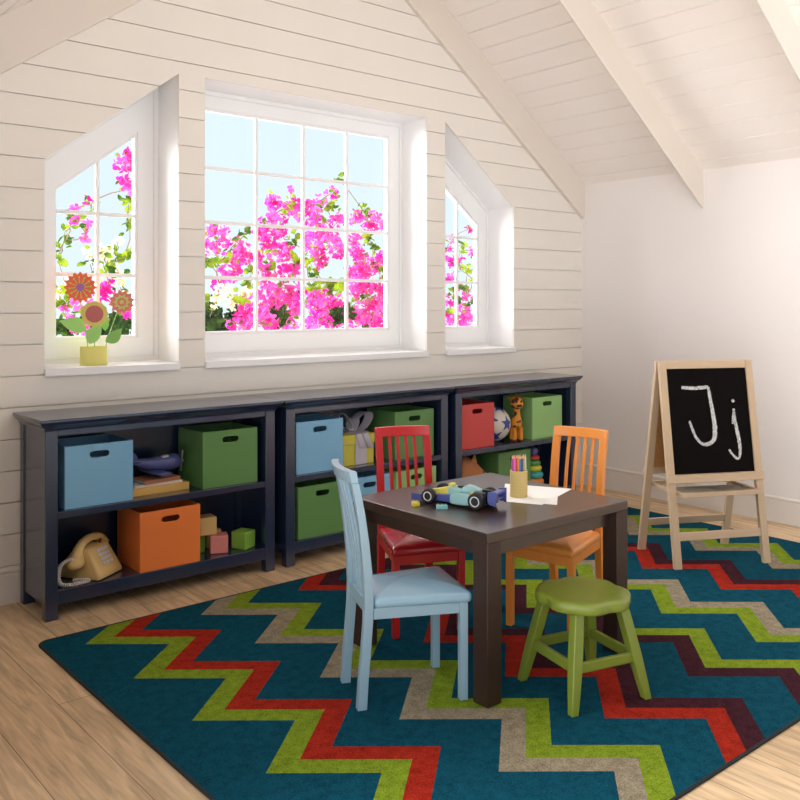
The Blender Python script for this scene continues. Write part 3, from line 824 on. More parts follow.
# ------------------------------------------------------------------ brown toy animal on the bottom shelf
def browntoy():
    t = thing('toy_animal', 'brown toy animal with a pointed ear lying on the bottom shelf', 'toy animal', (3.73, 3.80, S0+.0003))
    bm = mat('brown_plush', (186,120,74), .85, .10, 40, .35, 260)
    body = MB()
    rings = []
    for x, z, ry, rz_ in ((-.13,.15,.012,.02),(-.12,.15,.05,.075),(-.08,.155,.075,.11),(-.03,.155,.08,.115),(.03,.145,.075,.10),(.08,.125,.062,.078),(.12,.112,.05,.058),(.15,.106,.036,.042),(.162,.104,.014,.018)):
        rings.append([(x, -.005+ry*math.cos(2*PI*k/20), max(z+rz_*math.sin(2*PI*k/20), .0)) for k in range(20)])
    body.loft(rings).build('body', bm, t, angle=80)
    for y in (-.05, .045):
        MB().loft([[(.005+.03*(1-f)*math.cos(2*PI*k/12)+.012*f, y+.014*(1-f)*math.sin(2*PI*k/12), .225+.058*f) for k in range(12)] for f in (0,.4,.75,.95)]).build('ear', bm, t, angle=80)
    for x in (-.075, .055):
        for y in (-.045, .04):
            MB().lathe([(.024,0),(.028,.01),(.027,.04),(.02,.075)], 14, (x, y, 0)).build('leg', bm, t, angle=60)
    for y in (-.058, .048):
        tag(MB().ball((.085, y, .165), .006, 10, 8).build('eye', M_RUB, t, angle=80), 'black eye')
M_RUB = mat('black_rubber', (30,30,32), .6, .1, 30)
browntoy()

# ------------------------------------------------------------------ stacking rings
def rings_toy():
    t = thing('stacking_rings', 'stacking ring toy with coloured rings and a purple ball on top', 'stacking ring toy', (4.331, 3.800, S0+.0003))
    MB().lathe([(.060,0),(.062,.004),(.058,.010),(.012,.011),(.010,.012),(.0095,.205)], 24).build('base_post', mat('pale_wood', (222,190,140), .5), t, angle=40)
    z = .0125
    for R, r, rgb, nm in ((.047,.0225,(238,142,60),'orange'),(.043,.0215,(70,176,172),'teal'),(.037,.019,(214,208,70),'yellow'),(.032,.0165,(88,166,84),'green'),(.027,.0145,(214,74,68),'red')):
        z += r
        tag(MB().torus((0,0,z), R-.002, r, 30, 14).build('ring', mat('ring_'+nm, rgb, .35, .03, 10, coat=.3), t, angle=80), nm+' ring')
        z += r
    tag(MB().ball((0,0,z+.026), .028, 20, 14).build('top_ball', mat('ring_purple', (104,98,160), .35, .03, 10, coat=.3), t, angle=80), 'purple top ball')
rings_toy()

# ------------------------------------------------------------------ things on the table
TT = .5642
def racecar():
    t = thing('toy_race_car', 'toy formula race car in yellow, teal and blue building bricks', 'toy car', (2.260, 2.341, TT), math.radians(108.4))
    ym = mat('brick_yellow', (224,210,88), .35, .03, 10, coat=.2); te = mat('brick_teal', (152,194,194), .35, .03, 10, coat=.2)
    bl = mat('brick_blue', (76,86,154), .35, .03, 10, coat=.2); bk = mat('brick_black', (30,30,34), .4, .05, 10)
    gy = mat('rim_grey', (222,220,216), .35, .03, 10)
    ft, rt_ = .097, -.097; hw = .055                # local x forward
    def tprof(pr, ys, m, name):
        rings = []
        for x, z0, z1, w in pr: rings.append([(x, -w+ys, z0), (x, w+ys, z0), (x, w*.8+ys, z1), (x, -w*.8+ys, z1)])
        return MB().loft(rings).build(name, m, t, bevel=.002)
    tag(tprof([(.150,.022,.034,.012),(.10,.020,.044,.017),(.06,.018,.054,.022),(.035,.016,.060,.026)], 0, ym, 'nose_cone'), 'yellow nose cone')
    tag(tprof([(.0345,.014,.062,.028),(.005,.012,.060,.032),(-.02,.012,.058,.034)], 0, te, 'cockpit'), 'teal cockpit')
    tag(tprof([(-.0205,.012,.062,.030),(-.034,.012,.072,.020),(-.058,.014,.070,.018),(-.088,.018,.060,.016)], 0, te, 'engine_cover'), 'teal engine cover')
    for s in (-1, 1):
        tag(tprof([(.010,.012,.040,.012),(-.005,.010,.048,.017),(-.050,.010,.048,.018),(-.072,.012,.044,.014)], s*.046, te, 'side_pod'), 'teal side pod')
        tag(tprof([(.075,.012,.034,.010),(.036,.010,.036,.014),(.014,.010,.038,.013)], s*.034, bl, 'barge_board'), 'blue side panel')
        tag(MB().box(-.118, -.076, s*.028-.011, s*.028+.011, .014, .056).build('air_duct', bk, t, bevel=.0015), 'black air duct')
        tag(MB().box(-.0755, -.064, s*.032-.006, s*.032+.006, .040, .056).build('yellow_brick', ym, t, bevel=.001), 'yellow brick')
    tag(MB().box(.020, .038, -.014, .014, .0605, .072).build('windscreen', ym, t, bevel=.002), 'yellow windscreen brick')
    tag(MB().box(-.016, .004, -.009, .009, .0602, .066).build('steering_hump', bk, t, bevel=.002), 'black seat opening')
    fw = tag(MB().box(.128, .165, -.060, .060, .010, .017).build('front_wing', bl, t, bevel=.0015), 'blue front wing')
    for s in (-1, 1): MB().box(.126, .168, s*.062-.002, s*.062+.002, .008, .032).build('wing_end_plate', bl, fw, bevel=.0008)
    rw = tag(MB().box(-.166, -.140, -.042, .042, .054, .061).build('rear_wing', bl, t, bevel=.0015), 'blue rear wing')
    MB().box(-.160, -.142, -.0415, .0415, .030, .036).build('lower_wing', bl, rw, bevel=.0015)
    for s in (-1, 1): MB().prism([(-.168,.016),(-.142,.020),(-.136,.034),(-.138,.064),(-.168,.068)], s*.045-.003, s*.045+.003, 'xz').build('wing_end_plate', bl, rw, bevel=.001)
    MB().box(-.150, -.1185, -.012, .012, .018, .046).build('wing_support', bl, rw, bevel=.001)
    MB().box(-.1165, .12, -.022, .022, .0095, .0118).build('floor_plate', bk, t)
    for x, r, w in ((ft, .0275, .024), (rt_, .030, .030)):
        MB().tube([(x, -hw, r), (x, hw, r)], .003, 8).build('axle', bk, t)
        for s in (-1, 1):
            M = move(x, s*hw, r) @ rot(90, 'X')
            wh = tag(MB().lathe([(.015,-w/2+.004),(r*.62,-w/2),(r*.9,-w/2),(r,-w/2+.004),(r,w/2-.004),(r*.9,w/2),(r*.62,w/2),(.015,w/2-.004)], 28, M=M).build('tyre', M_RUB, t, angle=40), 'black rubber tyre')
            tag(MB().ring([(r*.63*math.cos(2*PI*k/24), r*.63*math.sin(2*PI*k/24)) for k in range(24)], [(r*.5*math.cos(2*PI*k/24), r*.5*math.sin(2*PI*k/24)) for k in range(24)], -.0012, .0012, 'xy').build('rim', gy, wh, angle=40), 'pale grey rim')
            o = wh.children[0]; o.matrix_parent_inverse = Matrix.Identity(4); o.location = (x, s*(hw+w/2+.0004), r); o.rotation_euler = (PI/2, 0, 0)
racecar()
def brick(x, y, rz, rgb, l, w, lab):
    t = thing('building_brick', lab, 'building brick', (x, y, TT), math.radians(rz), 'loose building bricks on the table')
    m = mat('loose_brick', rgb, .35, .03, 10, coat=.2)
    MB().box(-l/2, l/2, -w/2, w/2, 0, .0135).build('brick_body', m, t, bevel=.001)
    n = max(1, round(l/.0125)); k = max(1, round(w/.0125))
    for i in range(n):
        for j in range(k):
            MB().lathe([(.0036,0),(.0038,.003),(.003,.0038)], 12, ((i-(n-1)/2)*l/n, (j-(k-1)/2)*w/k, .0133)).build('stud', m, t, angle=40)
brick(2.111, 2.415, -22, (222,206,74), .025, .025, 'small yellow building brick in front of the race car nose')
brick(2.152, 2.319, -37, (142,196,196), .040, .018, 'small teal building brick beside the race car')

def paper(pts, z, lab):
    o = MB().prism(pts, z, z+.0005, 'xy').build('paper_sheet', mat('white_paper', (248,246,242), .8, .01, 6), None, smooth=False)
    tag(o, lab, 'paper', 'sheets of drawing paper')
paper([(2.422, 2.266), (2.514, 2.093), (2.662, 2.212), (2.569, 2.386)], TT, 'lower sheet of white paper, its corner showing under the other')
paper([(2.402, 2.259), (2.471, 2.127), (2.774, 2.233), (2.645, 2.473)], TT+.0006, 'upper sheet of white paper under the pencil cup')

PZ = TT+.0013
CUP = (2.510, 2.276)
def cup():
    t = thing('pencil_cup', 'tan cardboard pencil cup standing on the white paper', 'pencil cup', CUP+(PZ,))
    R, H = .033, .100; m = mat('tan_cardboard', (206,178,112), .55, .06, 10, stretch=(3,3,30))
    pr = [(R-.001,0),(R,.002)]
    for i in range(7):
        z = .012+i*.0125; pr += [(R, z), (R-.0007, z+.001), (R, z+.002)]
    pr += [(R, H-.001), (R-.001, H), (R-.003, H), (R-.0032, .0041)]
    MB().lathe(pr, 36, caps=False).build('cup_wall', m, t, angle=30)
    MB().lathe([(R-.0034,.0005),(R-.0034,.004)], 36).build('cup_bottom', m, t)
cup()
PENC = [('magenta',(190,44,150)),('pink',(222,120,190)),('red',(206,60,56)),('orange',(232,140,52)),('blue',(34,116,196)),('charcoal',(54,66,74)),('brown',(190,138,72)),('mint',(176,214,190)),('purple',(96,64,150)),('teal',(40,140,150)),('yellow',(232,206,70)),('green',(70,150,72))]
wd = mat('pencil_wood', (224,176,130), .6, .06, 30)
def pencil(i, name, rgb):
    # a front row of eight as the photo shows, four more behind
    if i < 8: x = (-.0245+.007*i); y = -.5*math.sqrt(max(.026**2-x*x, 0))-.001
    else: x = -.0185+.0123*(i-8); y = .0085
    fw = math.atan2(.764, .645)-PI/2              # across the line of sight from the room's front
    X = CUP[0]+x*math.cos(fw)-y*math.sin(fw); Y = CUP[1]+x*math.sin(fw)+y*math.cos(fw)
    where = {0:'at the left edge', 7:'at the right edge'}.get(i, 'at the front' if i < 8 else 'at the back')
    t = thing('colored_pencil', '%s colored pencil standing %s of the pencil cup' % (name, where), 'pencil', (X, Y, PZ+.0045), 0, 'colored pencils in the cup')
    L = .140+.004*((i*5) % 4)/3
    pm = mat('pencil_'+name, rgb, .35, .03, 10, coat=.2)
    hexa = lambda r, z: [(r*math.cos(PI*k/3), r*math.sin(PI*k/3), z) for k in range(6)]
    MB().loft([hexa(.0036,0), hexa(.0036,L)]).build('barrel', pm, t, smooth=False)
    MB().loft([hexa(.0036,L+.0001), hexa(.0014,L+.010)]).build('sharpened_wood', wd, t, smooth=False)
    MB().loft([hexa(.0014,L+.0101), hexa(.0003,L+.014)]).build('lead_tip', pm, t, smooth=False)
for i, (n, c) in enumerate(PENC): pencil(i, n, c)

# ------------------------------------------------------------------ paper flowers in a pot on the left sill
def flowers():
    X0, Y0 = 1.583, 4.115
    t = thing('flower_pot', 'yellow oval pot of cut-paper flowers on the left window sill', 'flower pot', (X0, Y0, SILL+.0004))
    pm = mat('pale_yellow_card', (232,224,130), .6, .04, 10)
    ell = lambda rx, ry, z: [(rx*math.cos(2*PI*k/36), ry*math.sin(2*PI*k/36), z) for k in range(36)]
    MB().loft([ell(.062,.044,0), ell(.064,.046,.003), ell(.064,.046,.085), ell(.063,.045,.087), ell(.061,.043,.087), ell(.061,.043,.074)]).build('pot', pm, t, angle=40)
    lm = mat('leaf_green_card', (168,222,124), .6, .05, 10); lm2 = mat('leaf_dark_card', (140,196,100), .6, .05, 10); stm = mat('stem_card', (150,190,100), .6)
    om = mat('petal_orange_card', (244,112,70), .6, .06, 30); pk = mat('petal_rose_card', (232,132,120), .6, .06, 30); yl = mat('petal_yellow_card', (228,208,112), .6, .05, 20)
    lime = mat('petal_lime_card', (206,214,120), .6, .04, 10); lil = mat('petal_lilac_card', (176,110,180), .6, .04, 10); mar = mat('petal_maroon_card', (200,112,108), .7, .18, 160)
    face = math.atan2(Y0, X0)                     # flowers face into the room, towards the doorway side
    FM = rot(math.degrees(face)-90)
    def disc(cx, cz, off, pts, th, m, name, par):
        mb = MB(); mb.loft([[(cx+p[0], off, cz+p[1]) for p in pts], [(cx+p[0], off+th, cz+p[1]) for p in pts]], True, FM)
        return mb.build(name, m, par, smooth=False)
    def star(n, ro, ri, rotd=0): return [((ro if k % 2 == 0 else ri)*math.cos(PI*k/n+rotd), (ro if k % 2 == 0 else ri)*math.sin(PI*k/n+rotd)) for k in range(2*n)]
    def circ(r, n=32, wob=0, wn=0): return [(r*(1+wob*math.cos(wn*2*PI*k/n))*math.cos(2*PI*k/n), r*(1+wob*math.cos(wn*2*PI*k/n))*math.sin(2*PI*k/n)) for k in range(n)]
    # orange flower
    a = (-.060, .365); f1 = tag(disc(a[0], a[1], -.004, star(16, .075, .060), .004, om, 'petals', t), 'orange pointed petals')
    tag(disc(a[0], a[1], -.0062, circ(.018), .002, lil, 'flower_center', f1), 'lilac flower center')
    ln = MB()
    for k in range(12):
        q = 2*PI*k/12+.1; d = (math.cos(q), math.sin(q)); n_ = (-d[1]*.0018, d[0]*.0018)
        ln.loft([[(a[0]+d[0]*r+s*n_[0], o, a[1]+d[1]*r+s*n_[1]) for r, s in ((.018,-1),(.046,-1),(.046,1),(.018,1))] for o in (-.0056,-.0042)], True, FM)
        ln.loft([[(a[0]+d[0]*.048+.0045*math.cos(2*PI*j/8), o, a[1]+d[1]*.048+.0045*math.sin(2*PI*j/8)) for j in range(8)] for o in (-.0056,-.0042)], True, FM)
    tag(ln.build('stamens', lime, f1, smooth=False), 'lime stamens')
    # rose flower
    b = (.126, .296); f2 = tag(disc(b[0], b[1], .006, star(12, .062, .046, .2), .004, pk, 'petals', t), 'rose pointed petals')
    f3 = tag(disc(b[0], b[1], .004, star(10, .040, .028), .0015, lime, 'inner_petals', f2), 'lime inner petals')
    tag(disc(b[0], b[1], .002, star(10, .024, .018), .0015, pk, 'flower_center', f2), 'rose flower center')
    tag(disc(b[0], b[1], 0, circ(.010), .0015, lime, 'flower_button', f2), 'lime button')
    # yellow flower, low in front
    c = (.003, .240); f4 = tag(disc(c[0], c[1], -.022, circ(.060, 64, .03, 12), .004, yl, 'petals', t), 'mustard round petals')
    tag(disc(c[0], c[1], -.0245, circ(.040), .002, mar, 'flower_center', f4), 'maroon flower center')
    for (x0, x1, z1, off) in ((-.018,-.060,.300,.0005),(.040,.108,.255,.0105),(.004,.002,.190,-.0175)):
        MB().tube([tuple(FM @ Vector(p)) for p in ((x0, off, .006), (x0*.7+x1*.3, off, .12), (x1, off, z1))], .0022, 6).build('stem', stm, t)
    def leaf(x, z, L, W, ang, m, off):
        pts = []
        for k in range(13):
            f = k/12; pts.append((L*f, W*math.sin(PI*f**.8)))
        for k in range(11, 0, -1):
            f = k/12; pts.append((L*f, -W*math.sin(PI*f**.8)*.55))
        ca, sa = math.cos(math.radians(ang)), math.sin(math.radians(ang))
        disc(x, z, off, [(p[0]*ca-p[1]*sa, p[0]*sa+p[1]*ca) for p in pts], .002, m, 'leaf', t)
    leaf(-.032, .160, .128, -.046, 158, lm, -.012)
    leaf(-.020, .100, .105, .044, 58, lm, -.028)
    leaf(.052, .108, .098, -.036, 40, lm2, -.014)
    leaf(.050, .160, .070, .022, 78, lm2, -.006)
flowers()
MID_PINK = [(2.85,5.218,1.768,0.066),(2.806,5.26,1.656,0.053),(3.003,5.278,1.658,0.081),(3.095,5.33,1.616,0.055),(2.954,5.259,1.514,0.067),(2.825,5.323,1.786,0.047),(3.104,5.01,1.729,0.073),(3.136,5.163,1.773,0.054),(3.393,5.33,1.796,0.043),(3.352,5.227,1.655,0.063),(3.269,5.315,1.516,0.056),(3.061,5.04,1.577,0.053),(3.402,5.164,1.536,0.063),(3.262,5.086,1.497,0.047),(2.827,5.19,1.431,0.052),(3.043,5.201,1.273,0.087),(2.869,5.005,1.165,0.064),(2.992,5.076,1.195,0.066),(3.135,5.098,1.4,0.067),(3.289,5.321,1.293,0.077),(3.232,5.268,1.21,0.055),(3.242,5.056,1.34,0.074),(3.469,5.279,1.272,0.078),(3.318,5.049,1.381,0.068),(3.37,5.216,1.147,0.063),(3.125,5.044,1.154,0.06),(3.114,5.001,1.96,0.053),(3.452,5.305,2.096,0.028),(3.326,5.073,1.947,0.068),(3.168,5.075,1.89,0.047),(3.402,5.344,1.875,0.05),(3.223,5.305,1.862,0.035)]
MID_WHITE = [(2.748,4.993,1.357,0.057),(2.862,5.094,1.306,0.045),(2.928,5.031,1.378,0.039),(2.73,5.052,1.319,0.038)]
MID_LEAF = [(2.708,5.102,1.198,0.057),(2.957,5.47,1.155,0.062),(2.829,5.345,1.293,0.053),(3.041,5.483,1.14,0.063),(2.913,5.447,1.238,0.055),(2.907,5.149,1.215,0.039),(2.822,5.181,1.568,0.039),(2.691,5.083,1.561,0.038),(2.835,5.073,1.629,0.026),(2.893,5.033,1.714,0.026),(3.006,5.151,1.765,0.027),(3.501,5.302,2.035,0.029),(3.247,5.002,1.963,0.027),(3.483,5.339,1.944,0.029),(3.388,5.169,1.737,0.042),(3.404,5.155,1.585,0.042),(3.352,5.409,1.677,0.036),(3.263,5.24,1.583,0.035),(3.284,5.158,1.437,0.034),(3.32,5.241,1.321,0.042),(3.366,5.352,1.229,0.05),(3.217,5.029,1.206,0.04),(3.235,5.488,1.435,0.036),(2.888,5.011,1.339,0.032),(3.176,5.375,1.516,0.028),(3.31,5.422,1.684,0.028)]
RT_PINK = [(3.605,5.007,2.065,0.035),(3.718,5.315,2.045,0.044),(3.498,5.146,1.972,0.049),(3.48,5.231,1.928,0.049),(3.442,5.004,1.888,0.062),(3.665,5.019,1.875,0.056),(3.549,5.072,1.767,0.077),(3.676,5.382,1.755,0.066),(3.708,5.079,1.683,0.064),(3.835,5.302,1.78,0.044),(3.74,5.372,1.676,0.059),(3.762,5.377,1.611,0.059),(3.923,5.138,1.921,0.051),(4.094,5.142,1.947,0.037),(4.11,5.21,1.885,0.06),(4.317,5.31,1.904,0.046),(3.824,5.043,1.765,0.043),(4.046,5.299,1.699,0.053),(4.099,5.319,1.634,0.061),(4.042,5.344,1.542,0.061),(3.938,5.015,1.545,0.065),(4.342,5.378,1.628,0.07),(3.882,5.036,1.501,0.057),(3.559,5.136,1.307,0.077),(3.591,5.244,1.164,0.064),(3.791,5.367,1.337,0.067),(3.75,5.136,1.264,0.079),(3.775,5.37,1.233,0.067),(3.828,5.218,1.176,0.058),(3.913,5.125,1.402,0.073),(4.007,5.127,1.418,0.066),(4.094,5.071,1.403,0.066),(3.914,5.031,1.235,0.086),(4.047,5.06,1.293,0.066),(4.259,5.276,1.231,0.077),(4.084,5.399,1.185,0.076),(4.08,5.065,1.146,0.066),(3.554,5.019,1.147,0.055)]
RT_LEAF = [(4.011,5.493,2.259,0.031),(3.828,5.267,2.145,0.022),(3.728,5.203,2.022,0.036),(3.633,5.119,1.979,0.035),(3.732,5.297,1.906,0.029),(4.182,5.413,2.027,0.039),(4.095,5.228,1.968,0.03),(4.073,5.211,1.786,0.037),(3.985,5.028,1.699,0.036),(4.366,5.458,1.632,0.04),(4.041,5.016,1.533,0.036),(3.558,5.247,1.585,0.05),(3.755,5.419,1.523,0.052),(3.664,5.065,1.194,0.056),(3.844,5.366,1.419,0.06),(4.279,5.475,1.151,0.063),(3.992,5.315,1.285,0.045),(3.792,5.394,1.746,0.037),(3.707,5.053,1.413,0.057),(3.564,5.217,1.407,0.057),(3.767,5.075,1.236,0.05),(3.885,5.422,1.232,0.053),(4.004,5.147,1.337,0.044),(4.123,5.227,1.277,0.045),(3.756,5.5,1.285,0.045)]
LEFT_PINK = [(2.204,5.256,2.161,0.049),(2.265,5.293,2.209,0.05),(2.179,5.136,2.036,0.048),(2.208,5.146,1.991,0.042),(1.872,5.219,1.782,0.015),(1.88,5.144,1.777,0.015),(1.923,5.087,1.764,0.016),(1.924,5.121,1.685,0.02),(1.895,5.044,1.886,0.011),(1.857,5.113,1.849,0.012),(2.107,5.297,1.373,0.049),(2.129,5.288,1.416,0.037),(1.884,5.188,1.277,0.029),(1.842,5.15,1.201,0.029),(1.882,5.102,1.15,0.035),(2.132,5.027,1.247,0.03),(2.174,5.082,1.288,0.03),(2.058,5.235,1.198,0.03),(2.031,5.26,1.282,0.03),(1.931,5.108,1.189,0.029),(1.832,5.236,1.265,0.023)]
LEFT_WHITE = [(2.108,5.544,1.604,0.038),(2.21,5.524,1.607,0.051),(2.273,5.516,1.692,0.032),(2.184,5.54,1.638,0.038),(2.262,5.441,1.465,0.044),(1.945,5.526,1.443,0.031),(2.099,5.42,1.493,0.031),(2.222,5.471,1.522,0.038),(2.172,5.542,1.428,0.032),(1.914,5.523,1.343,0.031),(2.241,5.423,1.344,0.038)]
LEFT_LEAF = [(2.295,5.378,1.932,0.038),(2.25,5.26,1.795,0.037),(1.842,5.232,1.717,0.021),(1.846,5.005,1.737,0.02),(1.907,5.219,1.814,0.021),(1.824,5.1,1.736,0.017),(1.837,5.269,1.63,0.024),(1.785,5.185,1.56,0.023),(2.026,5.327,1.896,0.015),(2.024,5.259,1.92,0.012),(2.035,5.319,1.866,0.015),(1.815,5.139,1.663,0.017),(1.828,5.258,1.159,0.047),(1.894,5.295,1.139,0.048),(2.133,5.331,1.134,0.043),(2.168,5.14,1.155,0.042),(2.187,5.337,1.555,0.031),(2.256,5.348,1.601,0.031),(2.111,5.275,1.501,0.031),(2.313,5.39,1.63,0.025),(1.865,5.383,1.378,0.03),(1.839,5.207,1.306,0.035),(2.148,5.212,1.197,0.043),(2.155,5.066,1.199,0.036),(2.072,5.335,1.141,0.043),(2.202,5.375,1.119,0.044),(1.885,5.191,1.335,0.023),(1.977,5.277,1.246,0.03)]
FAR_PINK = [(4.952,5.216,1.812,0.024),(4.9,5.219,1.745,0.032),(4.785,5.052,1.638,0.039),(5.21,5.234,1.733,0.033),(5.002,5.174,1.649,0.024),(4.903,5.2,1.502,0.04),(4.956,5.126,1.429,0.024),(5.094,5.187,1.357,0.041),(4.934,5.232,1.316,0.049),(5.052,5.191,1.259,0.049),(4.919,5.216,1.187,0.057),(4.941,5.008,1.205,0.048),(4.935,5.048,1.141,0.04),(5.04,5.132,1.892,0.02),(4.988,5.195,1.154,0.041)]
FAR_LEAF = [(4.941,5.088,1.772,0.024),(5.099,5.274,1.722,0.025),(5.078,5.252,1.572,0.025),(4.938,5.017,1.57,0.032),(5.153,5.189,1.498,0.025),(4.988,5.09,1.429,0.032),(4.789,5.022,1.245,0.031),(4.863,5.053,1.324,0.032),(5.069,5.127,1.284,0.033),(4.816,5.073,1.403,0.032),(4.998,5.077,1.911,0.016)]
SUN_OUT, SUN_FILL, WORLD, EXPO = 14.0, 1.8, 1.0, 0.3
GROUND_FILL = (1.8, 1.92, 2.1); SKY_BACK = .25; SKY = .86
RT_PINK = [(round(x*1.14, 3), round(y*1.14, 3), round(1.3+(z-1.3)*1.14, 3), r*1.14) for x, y, z, r in RT_PINK]   # the right-hand shrub grows further from the wall
RT_LEAF = [(round(x*1.14, 3), round(y*1.14, 3), round(1.3+(z-1.3)*1.14, 3), r*1.14) for x, y, z, r in RT_LEAF]
# ------------------------------------------------------------------ garden outside the windows
struct(MB().box(-6, 16, YW+.5, 10, -.5, -.4).build('ground', mat('garden_gravel', (232,226,214), .9, .1, 3)), 'pale garden ground outside the windows')

def petal_mat(name, rgb, rgb2, tr=.5):
    m = bpy.data.materials.new(name); m.use_nodes = True; nt = m.node_tree; N = nt.nodes; L = nt.links; N.clear()
    out = N.new('ShaderNodeOutputMaterial'); mx = N.new('ShaderNodeMixShader'); d = N.new('ShaderNodeBsdfDiffuse'); t = N.new('ShaderNodeBsdfTranslucent')
    tc = N.new('ShaderNodeTexCoord'); nz = N.new('ShaderNodeTexNoise'); nz.inputs['Scale'].default_value = 9; L.new(tc.outputs['Object'], nz.inputs['Vector'])
    cm = N.new('ShaderNodeMix'); cm.data_type = 'RGBA'; cm.inputs[6].default_value = lin(rgb)+(1,); cm.inputs[7].default_value = lin(rgb2)+(1,)
    cr = N.new('ShaderNodeValToRGB'); cr.color_ramp.elements[0].position = .38; cr.color_ramp.elements[1].position = .62
    L.new(nz.outputs['Fac'], cr.inputs[0]); L.new(cr.outputs[0], cm.inputs[0])
    L.new(cm.outputs[2], d.inputs[0]); L.new(cm.outputs[2], t.inputs[0]); mx.inputs[0].default_value = tr
    L.new(d.outputs[0], mx.inputs[1]); L.new(t.outputs[0], mx.inputs[2]); L.new(mx.outputs[0], out.inputs[0])
    return m
M_PINK = petal_mat('magenta_bracts', (216,34,146), (238,112,196))
M_WHITEF = petal_mat('cream_bracts', (224,214,188), (232,206,186))
M_LEAF = petal_mat('bougainvillea_leaves', (50,84,34), (150,172,36), .4)
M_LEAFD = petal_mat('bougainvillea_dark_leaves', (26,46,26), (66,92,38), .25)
M_BARK = mat('shrub_bark', (120,96,78), .8, .15, 20)

def petal(mb, c, nrm, up, l, w):
    """a folded oval bract or leaf of six corners"""
    s = nrm.cross(up).normalized()
    pts = [c, c+up*l*.35+s*w*.5+nrm*w*.14, c+up*l*.72+s*w*.42+nrm*w*.12, c+up*l, c+up*l*.72-s*w*.42+nrm*w*.12, c+up*l*.35-s*w*.5+nrm*w*.14]
    mid = c+up*l*.55
    mb.add([tuple(p) for p in pts]+[tuple(mid)], [(0,1,6),(1,2,6),(2,3,6),(3,4,6),(4,5,6),(5,0,6)])
def rdir(r): 
    while True:
        v = Vector((r.uniform(-1,1), r.uniform(-1,1), r.uniform(-1,1)))
        if .05 < v.length < 1: return v.normalized()
def shrub(name, lab, pinks, whites, leaves, base, seed, dark=False, fill=1.0):
    r = random.Random(seed)
    t = thing(name, lab, 'shrub', (base[0], base[1], -.4), 0, 'flowering shrubs outside the windows')
    O = Vector((base[0], base[1], -.4))
    def blossoms(L, size, dens, m, nm):
        mb = MB()
        for x, y, z, R in L:
            n = max(4, int(dens*(R/.05)**2))
            for i in range(n):
                d = rdir(r); p = Vector((x, y, z))-O+d*R*1.05*r.random()**.45
                ax = (d+rdir(r)*.8).normalized(); s = size*r.uniform(.75, 1.2)
                u = ax.orthogonal().normalized(); u2 = ax.cross(u)
                for k in range(3):                       # three papery bracts around each flower
                    a = 2*PI*k/3+r.uniform(-.3, .3)
                    o = (u*math.cos(a)+u2*math.sin(a)+ax*.55).normalized()
                    petal(mb, p, ax, o, s, s*.85)
        return mb.build(nm, m, t, smooth=False)
    if pinks: tag(blossoms(pinks, .033, 17, M_PINK, 'blossoms'), 'magenta blossoms')
    if whites: tag(blossoms(whites, .03, 13, M_WHITEF, 'blossoms'), 'cream white blossoms')
    mb = MB(); low = MB()
    for x, y, z, R in leaves:
        low_clump = z < 1.24 and R > .03                          # larger low clumps get the darker green leaves
        n = max(4, int(11*fill*(R/.04)**1.7*(2.2 if low_clump else 1)))
        for i in range(n):
            d = rdir(r); p = Vector((x, y, z))-O+d*R*1.1*r.random()**.5
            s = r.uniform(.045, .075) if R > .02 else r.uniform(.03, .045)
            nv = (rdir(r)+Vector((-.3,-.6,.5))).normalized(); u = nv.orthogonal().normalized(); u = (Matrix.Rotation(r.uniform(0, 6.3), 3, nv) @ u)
            petal(low if low_clump else mb, p, nv, u, s, s*.65)
    # a few leaves between the blossoms
    for x, y, z, R in pinks+whites:
        for i in range(max(1, int(3*R/.05))):
            d = rdir(r); p = Vector((x, y, z))-O+d*R*1.15
            nv = (rdir(r)+Vector((-.3,-.6,.5))).normalized(); u = Matrix.Rotation(r.uniform(0, 6.3), 3, nv) @ nv.orthogonal().normalized()
            s = r.uniform(.03, .05); petal(mb, p, nv, u, s, s*.65)
    mb.build('leaves', M_LEAF, t, smooth=False)
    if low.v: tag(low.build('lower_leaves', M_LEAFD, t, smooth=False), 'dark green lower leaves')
    # branches: every cluster hangs on the nearest lower one, the lowest on the trunk
    pts = sorted([Vector(c[:3])-O for c in pinks+whites+leaves], key=lambda p: p.z)
    br = MB(); root = Vector((0, 0, 1.15))
    for i, p in enumerate(pts):
        cand = [q for q in pts[:i] if q.z < p.z-.01] + [root]
        q = min(cand, key=lambda c: (c-p).length)
        md = (p+q)/2+rdir(r)*.02
        br.tube([tuple(q), tuple(md), tuple(p)], [.0045, .0035, .002], 5)
    br.build('branches', M_BARK, t)
    MB().tube([(0,0,0), (.02,.01,.4), (-.02,.02,.8), tuple(root)], [.035, .028, .022, .012], 10).build('trunk', M_BARK, t)
shrub('bougainvillea', 'magenta bougainvillea with cream flowers behind the left half of the large window', MID_PINK, MID_WHITE, MID_LEAF, (3.0, 5.25), 1)
shrub('bougainvillea', 'magenta bougainvillea with yellow-green leaves behind the right half of the large window', RT_PINK, [], RT_LEAF, (4.65, 6.05), 2)
shrub('bougainvillea', 'bougainvillea with one long green shoot and magenta flowers behind the left side window', LEFT_PINK, [], LEFT_LEAF, (1.95, 5.2), 3)
shrub('bougainvillea', 'cream white flowering bougainvillea behind the flower pot window', [], LEFT_WHITE, [(c[0]+.03, c[1]+.08, c[2]-.05, c[3]*.7) for c in LEFT_WHITE[:5]], (2.15, 5.6), 4, fill=.5)
shrub('bougainvillea', 'loose magenta bougainvillea behind the narrow right side window', FAR_PINK, [], FAR_LEAF, (5.3, 5.3), 5)

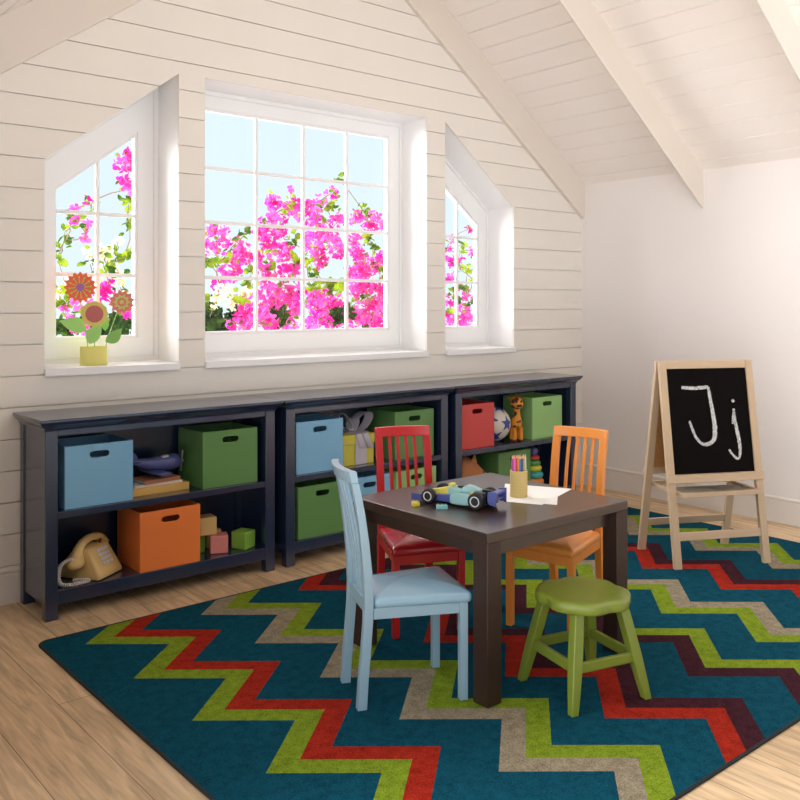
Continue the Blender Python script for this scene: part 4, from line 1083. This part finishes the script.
# ------------------------------------------------------------------ light
def sun(name, frm, to, strength, ang, rgb=(1,1,1)):
    l = bpy.data.lights.new(name, 'SUN'); l.energy = strength; l.angle = math.radians(ang); l.color = rgb
    o = bpy.data.objects.new(name, l); col.objects.link(o); o.location = frm
    o.rotation_euler = (Vector(to)-Vector(frm)).to_track_quat('-Z', 'Y').to_euler()
    return o
sun('daylight_sun', (-1.6, 9.0, 4.1), (2.6, 2.6, .9), SUN_OUT, 85, (1,1,1))
sun('room_fill_sun', (-8, -2.2, 1.4), (3.6, 2.6, 1.3), SUN_FILL, 75, (.92,.97,1))  # added soft fill from the open left side, no such source in the room

w = bpy.data.worlds.new('World'); sc.world = w; w.use_nodes = True
nt = w.node_tree; N = nt.nodes; L = nt.links; bg = N['Background']
tc = N.new('ShaderNodeTexCoord'); sp = N.new('ShaderNodeSeparateXYZ'); L.new(tc.outputs['Generated'], sp.inputs[0])
mr = N.new('ShaderNodeMapRange'); mr.inputs['From Min'].default_value = -.5; mr.inputs['From Max'].default_value = .5; L.new(sp.outputs['Z'], mr.inputs[0])
cr = N.new('ShaderNodeValToRGB'); L.new(mr.outputs[0], cr.inputs[0])
e = cr.color_ramp.elements
# over-bright room fill added below, pale haze at the horizon, blue above
e[0].position = 0; e[0].color = GROUND_FILL+(1,)
e[1].position = 1; e[1].color = tuple(SKY*x for x in lin((214,240,255)))+(1,)
for ps, c in ((.40, GROUND_FILL), (.465, [SKY*x for x in lin((230,247,255))]), (.75, [SKY*x for x in lin((224,244,255))])):
    q = e.new(ps); q.color = tuple(c)+(1,)
# the sky opposite the windows is dimmed to darken the foreground floor
m2 = N.new('ShaderNodeMapRange'); m2.inputs['From Min'].default_value = -.3; m2.inputs['From Max'].default_value = .35
m2.inputs['To Min'].default_value = SKY_BACK; m2.inputs['To Max'].default_value = 1; L.new(sp.outputs['Y'], m2.inputs[0])
m3 = N.new('ShaderNodeMapRange'); m3.inputs['From Min'].default_value = -.02; m3.inputs['From Max'].default_value = .06
m3.inputs['To Min'].default_value = 1; L.new(sp.outputs['Z'], m3.inputs[0]); L.new(m2.outputs[0], m3.inputs['To Max'])
sk = N.new('ShaderNodeMix'); sk.data_type = 'RGBA'; sk.blend_type = 'MULTIPLY'; sk.inputs[0].default_value = 1
L.new(cr.outputs[0], sk.inputs[6]); L.new(m3.outputs[0], sk.inputs[7])
L.new(sk.outputs[2], bg.inputs[0]); bg.inputs[1].default_value = WORLD

# ------------------------------------------------------------------ camera
cd = bpy.data.cameras.new('camera'); cam = bpy.data.objects.new('camera', cd); col.objects.link(cam)
cam.location = (0, 0, 1.3)
cam.rotation_euler = (PI/2, 0, math.atan2(1048, 884)-PI/2)
cd.sensor_fit = 'HORIZONTAL'; cd.sensor_width = 36; cd.lens = 36*884/800
cd.shift_x = 0; cd.shift_y = -(400-303)/800; cd.clip_start = .05; cd.clip_end = 200
sc.camera = cam
sc.view_settings.view_transform = 'Standard'; sc.view_settings.look = 'None'; sc.view_settings.gamma = 1
sc.view_settings.use_curve_mapping = False
sc.view_settings.exposure = EXPO
